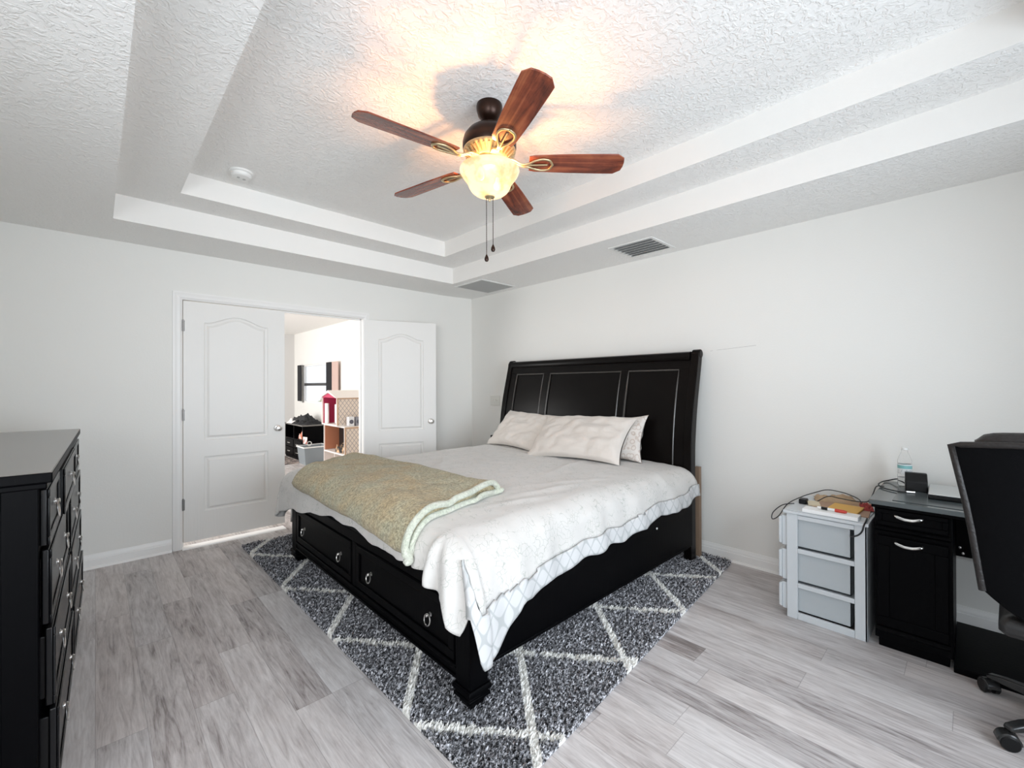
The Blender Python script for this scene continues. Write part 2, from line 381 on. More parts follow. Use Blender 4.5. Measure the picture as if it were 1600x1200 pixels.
# ---------------------------------------------------------------- bed
def fbm(x, y, z, o=4):
    return mnoise.fractal(Vector((x, y, z)), 1.0, 2.0, o, noise_basis='PERLIN_ORIGINAL')
BY0, BY1, BX0 = 1.455, 3.565, 1.10          # side faces and foot face of the bed frame
bed = thing('bed', 'black sleigh bed with panelled headboard, standing on the grey shag rug', 'bed', (2.2, 2.51, 0))
HB = [(3.272,.03),(3.272,.62),(3.279,.88),(3.299,1.056),(3.331,1.234),(3.372,1.40),(3.405,1.53),(3.425,1.62)]
def hbx(z):
    for (xa, za), (xb, zb) in zip(HB, HB[1:]):
        if z <= zb: return xa+(xb-xa)*(z-za)/(zb-za)
    return HB[-1][0]
def hbx_s(z):  # smoothed
    return (hbx(z-.06)+2*hbx(z)+hbx(z+.06))/4 if z > .6 else hbx(z)
def hstrip(b, y0, y1, z0, z1, front, back, n=18):
    loops = []
    for k in range(n+1):
        z = z0+(z1-z0)*k/n; x = hbx_s(z)
        loops.append([(x+front, y0, z), (x+front, y1, z), (x+back, y1, z), (x+back, y0, z)])
    b.loft(loops, cap0=True, cap1=True)
H0, H1 = 1.52, 3.575
b = MB(); hstrip(b, H0, H1, .25, 1.56, .016, .045)                                      # panel sheet
obj('headboard_panel', b, M['espresso'], bed)
b = MB()
for (a, c) in ((H0, 1.612), (2.082, 2.148), (2.995, 3.078), (3.487, H1)): hstrip(b, a, c, .25, 1.49, 0, .04)
hstrip(b, H0, H1, 1.488, 1.575, 0, .04, 4); hstrip(b, H0, H1, .25, .60, 0, .04, 4)
obj('headboard_frame', b, M['espresso'], bed, bevel=.004)
for (a, c) in ((1.612, 2.082), (2.148, 2.995), (3.078, 3.487)):                          # raised bead round each panel
    b = MB()
    P = [(hbx_s(z)+.008, y, z) for y, z in [(a+.006, .60+k*.0882) for k in range(11)]+[(c-.006, 1.482-k*.0882) for k in range(11)]]
    b.tube(P, .008, 6, closed=True); obj('panel_bead', b, M['bead'], bed)
b = MB()                                                                                   # rolled top rail
pr = [(-.012,1.562),(-.018,1.580),(-.014,1.602),(-.004,1.618),(.016,1.626),(.046,1.620),(.056,1.598),(.050,1.570),(.040,1.562)]
b.loft([[(3.404+x, y, z) for x, z in pr] for y in (H0+.01, H1-.01)], cap0=True, cap1=True); obj('top_rail', b, M['espresso'], bed, bevel=.002)
for y0, y1 in ((1.462, 1.523), (3.572, 3.633)):
    b = MB(); n = 26; loops = []
    for k in range(n+1):
        z = .03+1.582*k/n; x = hbx_s(z); t = .070-.012*k/n
        loops.append([(x-.014, y0, z), (x-.014, y1, z), (x-.014+t+.01, y1, z), (x-.014+t+.01, y0, z)])
    b.loft(loops, cap0=True, cap1=True)
    b.lathe([(0, y0-.003), (.030, y0-.003), (.036, y0+.002), (.036, y1-.002), (.030, y1+.003), (0, y1+.003)], (3.447, 0, 1.605), 20, 'y')
    obj('headboard_post', b, M['espresso'], bed, bevel=.004)
obj('back_strut', MB().box(3.40, 1.462, .0, 3.44, 1.50, .72), mat('raw_brown_wood', (.22,.15,.10), .7, bump=(20,.2,3,(4,4,.5))), bed)
# side rails
for y0, y1 in ((BY0, BY0+.03), (BY1-.03, BY1)):
    b = MB(); b.box(BX0+.09, y0, .145, 3.262, y1, .50); b.box(BX0+.09, y0-.004, .145, 3.18, y1+.004, .160)
    obj('side_rail', b, M['black'], bed, bevel=.003)
b = MB(); b.lathe([(0,BY0-.004),(.007,BY0-.003),(.007,BY0)], (2.72, 0, .40), 10, 'y'); obj('screw_cap', b, mat('pale_cap', (.8,.8,.78), .5), bed)
obj('slat_platform', MB().box(BX0+.05, BY0+.03, .36, 3.262, BY1-.03, .42), M['black'], bed)
# low storage footboard
b = MB(); b.box(BX0+.02, 1.50, .13, BX0+.06, 3.52, .505); b.box(BX0+.002, 1.50, .445, BX0+.03, 3.52, .505); b.box(BX0+.002, 1.50, .13, BX0+.03, 3.52, .185)
b.box(BX0-.006, 1.50, .172, BX0+.03, 3.52, .186); b.box(BX0-.006, 1.50, .13, BX0+.03, 3.52, .142); b.box(BX0+.002, 2.485, .185, BX0+.03, 2.535, .445)
obj('footboard', b, M['black'], bed, bevel=.003)
def ring_pull():
    b = MB(); b.lathe([(0,-.002),(.011,-.002),(.011,-.005),(.006,-.008),(.005,-.020),(.008,-.024),(.006,-.028),(0,-.029)], (0,0,0), 14, 'x')
    R = .024; P = [(-.021+.004*math.cos(a), R*math.sin(a), -.020+R*math.cos(a)) for a in [2*PI*k/22 for k in range(22)]]
    b.tube(P, .0034, 7, closed=True); return b
ring0 = None
def put_ring(parent, loc):
    global ring0
    if ring0 is None:
        ring0 = obj('ring_pull', ring_pull(), M['nickel'], parent, world=False); o = ring0
    else:
        o = ring0.copy(); COL.objects.link(o); o.parent = parent
    o.location = loc; return o
for (a, c, rs) in ((1.515, 2.475, (1.70, 2.29)), (2.545, 3.505, (2.70, 3.345))):
    b = MB(); x = BX0+.006
    b.box(x, a, .195, x+.02, c, .437)
    b2 = MB(); f = .04      # frame of the drawer front
    b.box(x-.009, a, .195, x, c, .195+f); b.box(x-.009, a, .437-f, x, c, .437); b.box(x-.009, a, .195+f, x, a+f, .437-f); b.box(x-.009, c-f, .195+f, x, c, .437-f)
    dr = obj('drawer', b, M['black'], bed, bevel=.003)
    inv = rootmat(bed).inverted()
    for r in rs: put_ring(dr, inv @ Vector((x, r, .322)))
for y0, y1 in ((1.404, 1.502), (3.518, 3.616)):
    yc = (y0+y1)/2; xc = BX0+.046
    def sq(r, z): return [(xc-r, yc-r, z), (xc+r, yc-r, z), (xc+r, yc+r, z), (xc-r, yc+r, z)]
    b = MB(); b.loft([sq(.049,.118), sq(.049,.455)], cap0=True, cap1=True)
    obj('foot_post', b, M['black'], bed, bevel=.004)
    b = MB(); b.loft([sq(.030,.028), sq(.040,.052), sq(.046,.066), sq(.056,.068), sq(.056,.080), sq(.050,.083), sq(.050,.092), sq(.060,.096), sq(.060,.109), sq(.054,.118)], cap0=True, cap1=True)
    obj('foot', b, M['black'], bed, bevel=.002)
b = MB(); b.loft([[(BX0+.05+d, BY0+.04+d, z), (3.262-d, BY0+.04+d, z), (3.262-d, BY1-.04-d, z), (BX0+.05+d, BY1-.04-d, z)] for d, z in ((.02,.42),(0,.44),(0,.67),(.025,.692))], cap0=True, cap1=True)
obj('mattress', b, mat('white_mattress', (.75,.75,.73), .8), bed, bevel=.02)

# ---------------------------------------------------------------- comforter
CX, CY0, CY1, ZTOP, RB = 1.125, 1.565, 3.495, .742, .135
def topz(x, y):
    puff = .012*math.sin(PI*min(1, max(0, (y-CY0)/(CY1-CY0))))
    z = ZTOP+puff-.014*(x > 2.9)*(x-2.9)
    z += .010*fbm(x*1.3, y*1.3, 3.1, 2)+.0075*fbm(x*2.2+y*1.4, y*4.5-x*.8, .4, 3)+.003*fbm(x*11, y*11, 2.2, 2)
    z += .007*math.exp(-((x-2.86-.05*(y-2))/.030)**2)*min(1, max(0, (2.35-y)/.3))   # the turned-back seam near the pillows
    for (cx, cy, an, ln, am) in ((2.60,2.1,.25,.45,.011),(2.2,1.75,-.4,.40,.010),(1.9,1.72,-.15,.36,.012),(2.0,2.9,.9,.5,.008),(2.75,2.9,1.35,.55,.010),(2.9,3.1,1.5,.5,.009),(1.65,1.66,-.2,.3,.012),(2.55,3.2,1.2,.4,.009)):
        dx, dy = x-cx, y-cy; u = dx*math.cos(an)+dy*math.sin(an); v = -dx*math.sin(an)+dy*math.cos(an)
        z += am*math.exp(-(u/ln)**2*2)*math.exp(-(v/.028)**2)
    return z
def drape(bx, by, nx, ny, e, L, fold):
    """point on the hanging part: bx,by edge point, (nx,ny) outward direction, e arc length from the edge"""
    z0 = topz(bx, by); a = e/RB
    if a < PI/2*.93: out, drop = RB*math.sin(a), RB*(1-math.cos(a))
    else:
        a0 = PI/2*.93; rest = e-RB*a0; out = RB*math.sin(a0)+rest*.10; drop = RB*(1-math.cos(a0))+rest*.985
    g = min(1, max(0, e-.05)/.26)
    out += fold*g
    return (bx+nx*out, by+ny*out, z0-drop*(1-.0*g))
def hemlen(kind, s):
    if kind == 'side':      # s = x
        t = (s-CX)/(3.25-CX); fl = 1/(1+math.exp((s-1.335)/.008))
        return .412-.075*t-.03*t*t+.010*math.sin(s*9)+.008*math.sin(s*23)+fl*(.03+.10*(1.345-s)/.22)
    if kind == 'foot':      # s = y
        q = .237+.012*math.sin(s*7)+.006*math.sin(s*19)
        if s > 2.6: q += .045*((s-2.6)/.45)**1.2 if s < 3.05 else .045+.10*((s-3.05)/.45)
        return q+.02*max(0, (1.70-s)/.135)
    if kind == 'corner':    # s = 0 foot .. 1 side
        if s < .44: return .262+.05*s/.44
        if s < .52: return .312+.085*((s-.44)/.08)
        if s < .70: return .397+.035*math.sin(PI/2*(s-.52)/.18)
        if s < .80: return .432-.09*((s-.70)/.10)
        if s < .88: return .342+.206*((s-.80)/.08)
        return .548
    return .382+.06*math.sin(PI*s)   # far corner
def fold(kind, s):
    if kind == 'side': return .075*max(0, min(1, (1.55-s)/.28))+.012*math.sin(s*13+1)+.009*math.sin(s*29)+.012*fbm(s*3, 1, 0, 2)
    if kind == 'foot': return .010*math.sin(s*11)+(.030*math.sin((s-1.5)*52)*max(0, 1-(s-1.55)/.33) if s < 1.88 else 0)+.010*fbm(s*4, 3, 0, 2)
    if kind == 'corner': return .024*math.sin(s*15+.6)*(1-.5*s)+.080*max(0, min(1, (s-.35)/.4))+(.012 if s > .79 else 0)
    return .02*math.sin(s*10)
def comforter_surface():
    """top sheet and skirt; returns cloth MB and border MB"""
    cloth, border = MB(), MB()
    nx, ny = 118, 108; X1 = 3.245
    xs = [CX+(X1-CX)*i/nx for i in range(nx+1)]; ys = [CY0+(CY1-CY0)*j/ny for j in range(ny+1)]
    cloth.add([(x, y, topz(x, y)) for x in xs for y in ys], [(i*(ny+1)+j, (i+1)*(ny+1)+j, (i+1)*(ny+1)+j+1, i*(ny+1)+j+1) for i in range(nx) for j in range(ny)])
    path = [('side', x, x, CY0, 0, -1) for x in reversed(xs)]
    nc = 46
    path += [('corner', 1-k/nc, CX, CY0, -math.sin(PI/2*k/nc), -math.cos(PI/2*k/nc)) for k in range(1, nc)]
    path += [('foot', y, CX, y, -1, 0) for y in ys]
    path += [('corner2', k/nc, CX, CY1, -math.cos(PI/2*k/nc), math.sin(PI/2*k/nc)) for k in range(1, nc)]
    path += [('side2', x, x, CY1, 0, 1) for x in xs]
    ne = 30; rows = []
    for kind, s, bx, by, ux, uy in path:
        kk = 'side' if kind == 'side2' else kind
        L = hemlen(kk, s); fo = fold(kk, s); r = []
        for k in range(ne+1):
            e = L*k/ne; p = drape(bx, by, ux, uy, e, L, fo)
            q = .006*fbm(p[0]*7, p[1]*7, p[2]*9, 3)
            if k == 0: q = 0
            p = (p[0]+ux*q, p[1]+uy*q, p[2]+q*.5)
            if kind == 'side' and s > 2.95:       # bunches out against the headboard post
                f = ((s-2.95)/.3)**2*(k/ne); p = (p[0]+.02*f, p[1]-.035*f, p[2]+.02*f)
            r.append(p)
        rows.append((kind, s, L, r))
    V = [p for _, _, _, r in rows for p in r]; n1 = ne+1; A, B = [], []
    for i in range(len(rows)-1):
        kind, s, L, _ = rows[i]
        bw = 0
        if kind == 'side': bw = .088+.115*max(0, min(1, (1.36-s)/.22))
        if kind == 'corner': bw = .20 if s > .79 else 0
        for k in range(ne):
            f = (i*n1+k, (i+1)*n1+k, (i+1)*n1+k+1, i*n1+k+1)
            (B if (bw and L*(1-(k+.5)/ne) < bw) else A).append(f)
    cloth.add(V, A); 
    used = sorted({i for f in B for i in f}); mp = {u: i for i, u in enumerate(used)}
    border.add([V[u] for u in used], [tuple(mp[i] for i in f) for f in B])
    return cloth, border
def cloth_mat():
    m = mat('white_floral_cotton', (.72,.69,.65), .85, **{'Sheen Weight': .25}); g = NT(m); tc = g.t.nodes.new('ShaderNodeTexCoord')
    wn_ = g.t.nodes.new('ShaderNodeTexNoise'); wn_.inputs['Scale'].default_value = 9; g.t.links.new(tc.outputs['Object'], wn_.inputs['Vector'])
    mx = g.mix(.12, tc.outputs['Object'], wn_.outputs[1], 'ADD')
    vo = g.t.nodes.new('ShaderNodeTexVoronoi'); vo.feature = 'DISTANCE_TO_EDGE'; vo.inputs['Scale'].default_value = 34; g.t.links.new(mx, vo.inputs['Vector'])
    li = g.ramp(vo.outputs['Distance'], [(.012, (1,1,1)), (.045, (0,0,0))])
    br = g.ramp(g.noise(tc.outputs['Object'], 13, 2), [(.47, (0,0,0)), (.55, (1,1,1))])
    col = g.mix(g.math('MULTIPLY', g.math('MULTIPLY', li, br), .6), (.555,.535,.51), (.27,.29,.25))
    g.t.links.new(col, g.p.inputs['Base Color']); g.bump(g.noise(tc.outputs['Object'], 45, 4), .22, .006); return m
def trellis_mat():
    m = mat('trellis_cotton', (.74,.74,.73), .85); g = NT(m); x, y, z = g.xyz()
    # a net of curved diamonds, measured along the hem (x - y) and down it (z)
    u = g.math('DIVIDE', g.math('SUBTRACT', x, y), .085)
    # follow the hem's slope so the net stays in the band
    v = g.math('DIVIDE', g.math('SUBTRACT', z, g.math('MULTIPLY', x, .065)), .105)
    a = g.math('SINE', g.math('MULTIPLY', u, PI)); c = g.math('COSINE', g.math('MULTIPLY', v, PI))
    f = g.math('ABSOLUTE', g.math('SUBTRACT', g.math('ABSOLUTE', a), g.math('ABSOLUTE', c)))
    li = g.ramp(f, [(.10, (1,1,1)), (.20, (0,0,0))])
    g.t.links.new(g.mix(g.math('MULTIPLY', li, .5), (.53,.53,.53), (.26,.28,.28)), g.p.inputs['Base Color']); return m
ca, cb = comforter_surface()
comf = obj('comforter', ca, cloth_mat(), smooth=80, merge=True); tag(comf, 'cream white floral comforter draped over the big black bed', 'comforter')
so = comf.modifiers.new('thickness', 'SOLIDIFY'); so.thickness = .014; so.offset = -1
bo = obj('patterned_border', cb, trellis_mat(), comf, smooth=80, merge=True, world=False); bo['label'] = 'white border with grey trellis pattern'
so = bo.modifiers.new('thickness', 'SOLIDIFY'); so.thickness = .014; so.offset = -1
def on_bed(p, y, h):
    """point h above the comforter; p is x on the top and runs on as arc length over the foot edge"""
    def base(p, y):
        y_ = min(max(y, CY0), CY1); dy = y-y_
        if p >= CX: q = Vector((p, y_, topz(p, y_)))
        else: q = Vector(drape(CX, y_, -1, 0, CX-p, .3, fold('foot', y_)*.5))
        if dy:
            a = abs(dy)/RB; q += Vector((0, math.copysign(RB*math.sin(min(a,1.5)), dy), -RB*(1-math.cos(min(a,1.5)))))
        return q
    c = base(p, y); n = (base(p+.01, y)-base(p-.01, y)).cross(base(p, y+.01)-base(p, y-.01)).normalized()
    if n.z < 0: n = -n
    return c+n*h

# ---------------------------------------------------------------- folded throw blanket
def fleece_mat(name, c1, c2, sc=9, con=.75):
    m = mat(name, c1, .95, **{'Sheen Weight': .22, 'Sheen Roughness': .4}); g = NT(m); tc = g.t.nodes.new('ShaderNodeTexCoord')
    n1 = g.noise(tc.outputs['Object'], sc, 4, .6); n2 = g.noise(tc.outputs['Object'], 85, 4, .5, .75)
    col = g.mix(g.ramp(n1, [(.38, (0,0,0)), (.62, (1,1,1))]), c1, c2)
    col = g.mix(con, col, g.ramp(n2, [(.38, (.24,.22,.18)), (.60, (1,1,1))]), 'MULTIPLY')
    g.t.links.new(col, g.p.inputs['Base Color']); g.bump(n2, .8, .012); return m
thr = thing('throw_blanket', 'folded sage and tan fleece throw lying across the foot of the bed', 'blanket', (1.35, 2.5, .742))
QA, QB, QC, QD = (.968, 3.20), (1.64, 3.66), (1.66, 1.865), (.925, 1.66)     # (p, y): front far, back far, back near, front near
def quad(s, t):
    """s 0..1 far to near, t 0..1 front to back"""
    f = [QA[k]*(1-s)+QD[k]*s for k in (0,1)]; bk = [QB[k]*(1-s)+QC[k]*s for k in (0,1)]
    return f[0]*(1-t)+bk[0]*t, f[1]*(1-t)+bk[1]*t
def throw_top(s, t):
    p, y = quad(s, t); ed = min(1, t/.10, (1-t)/.13, s/.05)
    h = .022+.045*math.sqrt(max(0, 1-(1-ed)**2))
    h += ed*(.010*fbm(p*5, y*3, 7, 3)+.007*math.sin((p+.35*y)*23+3*fbm(p*2,y*2,1,2))*max(0, .8-t*.6))
    h += .022*math.exp(-((t-.80)/.16)**2)*s
    p += .012*math.sin(y*5)*(t > .5); return p, y, h
def throw_pt(s, t):
    p, y, h = throw_top(s, t); return on_bed(p, y, h)
def throw_bot(s, t):
    p, y = quad(s, t); return on_bed(p, y, .006)
b = MB(); NS, NTT = 96, 44
top = [[throw_pt(i/NS, j/NTT) for j in range(NTT+1)] for i in range(NS+1)]; bot = [[throw_bot(i/NS, j/NTT) for j in range(NTT+1)] for i in range(NS+1)]
b.add([p for r in top for p in r], [(i*(NTT+1)+j, (i+1)*(NTT+1)+j, (i+1)*(NTT+1)+j+1, i*(NTT+1)+j+1) for i in range(NS) for j in range(NTT)])
rim_ = [(0, j) for j in range(NTT+1)]+[(i, NTT) for i in range(1, NS+1)]+[(NS, j) for j in range(NTT-1, -1, -1)]+[(i, 0) for i in range(NS-1, 0, -1)]
b.loft([[top[i][j] for i, j in rim_], [bot[i][j] for i, j in rim_]])
b.add([p for r in bot for p in r], [(i*(NTT+1)+j, i*(NTT+1)+j+1, (i+1)*(NTT+1)+j+1, (i+1)*(NTT+1)+j) for i in range(NS) for j in range(NTT)])
obj('fleece_top', b, fleece_mat('tan_fleece', (.56,.44,.245), (.53,.49,.325), 6), thr, smooth=80, merge=True)
pale = fleece_mat('pale_green_fleece', (.60,.63,.52), (.66,.67,.58), 12, .35)
def edge_line(off, h0, h1, t0=0.0, t1=1.0, n=40, s=1.0):
    P = []
    for k in range(n+1):
        t = t0+(t1-t0)*k/n; p, y, h = throw_top(s, t); P.append(on_bed(p, y-off, h*h1+h0))
    return P
P1 = edge_line(.010, -.004, .92); P2 = edge_line(.004, .012, .05, 0.02, .93)
b = MB(); b.tube(P1, .0165, 9); e1_ = obj('upper_fold', b, pale, thr, smooth=80)
b = MB(); b.tube(P2, .015, 9); obj('lower_fold', b, pale, thr, smooth=80)
b = MB()                                              # the fold that joins both layers at the front, and the curl at the back
f0, f1 = P1[0], P2[0]; mid = (f0+f1)/2+Vector((-.020, -.004, -.012)); b.tube(rbez([P1[2], f0, mid, f1, P2[2]], 6), .0155, 9)
obj('folded_end', b, pale, thr, smooth=80); b = MB(); k0, k1 = P1[-1], P2[-1]; mid = (k0+k1)/2+Vector((.028, -.012, .004)); b.tube(rbez([P1[-3], k0, mid, k1, P2[-4]], 6), .0165, 9)
cm = P2[-8]; b.tube(rbez([P2[-1], P2[-5]+Vector((0,-.02,.012)), cm+Vector((-.02,-.03,.018)), P2[-12]+Vector((0,-.022,.004)), P2[-15]], 6), .013, 8)
obj('folded_end', b, pale, thr, smooth=80)

# ---------------------------------------------------------------- pillows
def pillow(name, label, W, H, T, seed, m, loc, ry, rz, roll=0, group=None):
    """W along local y, H along local z, T thickness along local x"""
    b = MB(); n = 40
    def P(u, v, s):
        ou = 1-.10*(1-abs(v)**2.2)*abs(u)**6; ov = 1-.15*(1-abs(u)**2.2)*abs(v)**6
        th = ((1-abs(u)**2.6)*(1-abs(v)**2.6))**.52
        wr = .022*fbm(u*2.3+seed, v*2.3, seed, 3)+.010*fbm(u*6+seed, v*1.2, seed+2, 2)*(abs(v)**1.5)+.012*fbm(u*5+v*3+seed, v*2-u, seed+5, 3)+.008*fbm(u*8, v*1.5+seed, seed, 2)*abs(u)**2
        sag = .06*(1-v)*T*2
        return (s*(T/2*th+wr*(th**.4))-s*0-sag*(.5*(s < 0)), u*W/2*ou, v*H/2*ov)
    for s in (-1, 1):
        b.grid(lambda i, j: P(2*i-1, 2*j-1, s), n, n)
    b.xf(Matrix.Rotation(rz, 4, 'Z') @ Matrix.Rotation(ry, 4, 'Y') @ Matrix.Rotation(roll, 4, 'X'))
    o = obj(name, b, m, smooth=80, merge=True); o.location = loc; tag(o, label, 'pillow', 'pillows against the headboard'); return o
M['pillow'] = mat('cream_pillowcase', (.66,.61,.56), .85, bump=(40,.18,4), **{'Sheen Weight': .2})
def leaf_mat():
    m = mat('patterned_pillowcase', (.74,.71,.68), .85); g = NT(m); tc = g.t.nodes.new('ShaderNodeTexCoord')
    vo = g.t.nodes.new('ShaderNodeTexVoronoi'); vo.inputs['Scale'].default_value = 22; g.t.links.new(tc.outputs['Object'], vo.inputs['Vector'])
    li = g.ramp(vo.outputs['Distance'], [(.30, (0,0,0)), (.36, (1,1,1)), (.46, (1,1,1)), (.52, (0,0,0))])
    g.t.links.new(g.mix(g.math('MULTIPLY', li, .5), (.68,.64,.60), (.42,.32,.26)), g.p.inputs['Base Color']); return m
pillow('pillow', 'cream pillow on the far side of the bed, partly behind the larger one', .82, .46, .17, 3.3, M['pillow'], (3.075, 3.06, .908), math.radians(40), math.radians(-4), math.radians(2))
pillow('pillow', 'large cream pillow leaning against the middle of the headboard', .92, .50, .20, 8.1, M['pillow'], (2.975, 2.29, .907), math.radians(44), math.radians(3), math.radians(-3))
pillow('pillow', 'leaf patterned pillow squeezed behind the large cream one', .70, .40, .13, 5.2, leaf_mat(), (3.155, 2.14, .915), math.radians(22), math.radians(2), math.radians(-3))

# ---------------------------------------------------------------- shag rug
def rug():
    rng = np.random.default_rng(5)
    c = np.array([(.895, 4.245), (3.50, 4.20), (3.495, 1.262), (.93, 1.045)])     # corners
    def P(u, v): return (c[0]*(1-u)[:,None]+c[1]*u[:,None])*(1-v)[:,None]+(c[3]*(1-u)[:,None]+c[2]*u[:,None])*v[:,None]
    b = MB(); n = 40
    pts = lambda z: [(float(p[0]), float(p[1]), z) for p in P(np.array([0,1,1,0.]), np.array([0,0,1,1.]))]
    b.loft([pts(.001), pts(.012)], cap0=True, cap1=True)
    N = 150000; u, v = rng.random(N), rng.random(N); q = P(u, v)
    hid = (q[:,0] > 1.30) & (q[:,0] < 3.3) & (q[:,1] > 1.75) & (q[:,1] < 3.65) | (q[:,1] > 3.75) & (q[:,0] > 1.6)
    q = q[~hid]; N = len(q); a = rng.random(N)*2*PI; ln = .020+.012*rng.random(N); lean = .016*rng.random(N)+.006; la = -.9+rng.normal(0, .9, N)
    wv = np.stack([np.cos(a), np.sin(a)], 1)*(.0030+.0016*rng.random(N))[:,None]; tip = q+np.stack([np.cos(la), np.sin(la)], 1)*lean[:,None]
    midp = q+(tip-q)*.38
    def z3(xy, z): return np.concatenate([xy, np.broadcast_to(z, (len(xy),))[:,None]], 1)
    A, B_ = z3(q-wv*.8, .008), z3(q+wv*.8, .008); C_, D = z3(midp-wv*1.15, .008+ln*.62), z3(midp+wv*1.15, .008+ln*.62); T = z3(tip, .008+ln)
    V = np.stack([A, B_, C_, D, T], 1).reshape(-1, 3); n0 = len(b.v)
    b.v += [tuple(p) for p in V.tolist()]
    for i in range(N):
        k = n0+5*i; b.f += [(k, k+1, k+3, k+2), (k+2, k+3, k+4)]
    b.mi += [0]*(2*N); return b
def rug_mat():
    m = mat('grey_shag_yarn', (.1,.1,.1), .95, spec=.1); g = NT(m); x, y, z = g.xyz()
    nz = g.noise(g.comb(x, y, 0), 16, 2); x2 = g.math('ADD', x, g.math('MULTIPLY', g.math('SUBTRACT', nz, .5), .035)); y2 = g.math('ADD', y, g.math('MULTIPLY', g.math('SUBTRACT', nz, .5), .05))
    u = g.math('DIVIDE', g.math('SUBTRACT', x2, 1.21), .65); v = g.math('DIVIDE', g.math('SUBTRACT', y2, 1.16), .80)
    def line(w):
        f = g.math('FRACT', w); return g.math('MINIMUM', f, g.math('SUBTRACT', 1, f))
    d = g.math('MINIMUM', line(g.math('ADD', u, v)), line(g.math('SUBTRACT', u, v)))
    mask = g.math('LESS_THAN', d, .037)
    wn = g.noise(g.comb(x, y, z), 75, 2, 0, .65)
    grey = g.ramp(wn, [(.39, (.018,.018,.020)), (.61, (.74,.74,.78)), (.5, (.20,.20,.212))])
    wht = g.ramp(wn, [(.3, (.66,.65,.62)), (.6, (.92,.91,.88))])
    g.t.links.new(g.mix(mask, grey, wht), g.p.inputs['Base Color']); return m
ro = obj('shag_rug', rug(), rug_mat(), smooth=20); tag(ro, 'dark grey shag rug with white diamond lines lying under the bed', 'rug')

# ---------------------------------------------------------------- ceiling fan
FX, FY = 1.478, 1.714
fan = thing('ceiling_fan', 'brown five-blade ceiling fan with a lit glass bowl under the tray ceiling', 'ceiling fan', (FX, FY, ZI))
M['bronze'] = mat('oil_rubbed_bronze', (.030, .014, .009), .33, .7)
M['brass'] = mat('antique_brass', (.62, .50, .30), .38, .85, bump=(60,.1,3))
def wood_blade():
    m = mat('cherry_blade_wood', (.16,.035,.018), .26, spec=.6); g = NT(m); x, y, z = g.xyz()
    n = g.noise(g.comb(g.math('MULTIPLY', x, 2.2), g.math('MULTIPLY', y, 26), 1), 1.0, 5, 1.2, .6)
    n2 = g.noise(g.comb(g.math('MULTIPLY', x, 9), g.math('MULTIPLY', y, 9), 4), 1.0, 4, .6, .6)
    col = g.ramp(g.math('ADD', g.math('MULTIPLY', n, .7), g.math('MULTIPLY', n2, .3)), [(.36, (.070,.014,.008)), (.68, (.40,.13,.055)), (.5, (.22,.048,.022))])
    g.t.links.new(col, g.p.inputs['Base Color']); return m
M['blade'] = wood_blade()
L = lambda n, pr, m, **k: obj(n, MB().lathe(pr, (FX, FY, 0), 48, **k), m, fan, smooth=40)
L('canopy', [(0,ZI),(.066,ZI),(.068,ZI-.012),(.066,ZI-.030),(.058,ZI-.056),(.040,ZI-.076),(.018,ZI-.083),(.014,ZI-.086),(.014,2.690),(0,2.690)], M['bronze'])
L('motor_housing', [(0,2.704),(.055,2.702),(.080,2.692),(.112,2.668),(.132,2.640),(.139,2.612),(.139,2.588),(.133,2.574),(.120,2.572)], M['bronze'])
b = MB(); b.lathe([(.134,2.578),(.136,2.570),(.130,2.564),(.124,2.562),(.092,2.535),(.086,2.530),(.060,2.528),(0,2.528)], (FX, FY, 0), 48)
for k in range(30):          # ribs of the vent ring
    a = 2*PI*k/30; c, s = math.cos(a), math.sin(a); t = Vector((-s, c, 0))
    A = Vector((FX+c*.127, FY+s*.127, 2.560)); B_ = Vector((FX+c*.094, FY+s*.094, 2.534)); dn = Vector((c*.004, s*.004, -.006))
    b.loft([[A-t*.006, A+t*.006, A+t*.005+dn, A-t*.005+dn], [B_-t*.0045, B_+t*.0045, B_+t*.004+dn, B_-t*.004+dn]], cap0=True, cap1=True)
obj('vent_ring', b, M['brass'], fan)
L('switch_housing', [(.050,2.532),(.052,2.520),(.048,2.505),(.050,2.494),(.056,2.488),(.054,2.480),(.040,2.474),(.020,2.470),(0,2.470)], M['brass'])
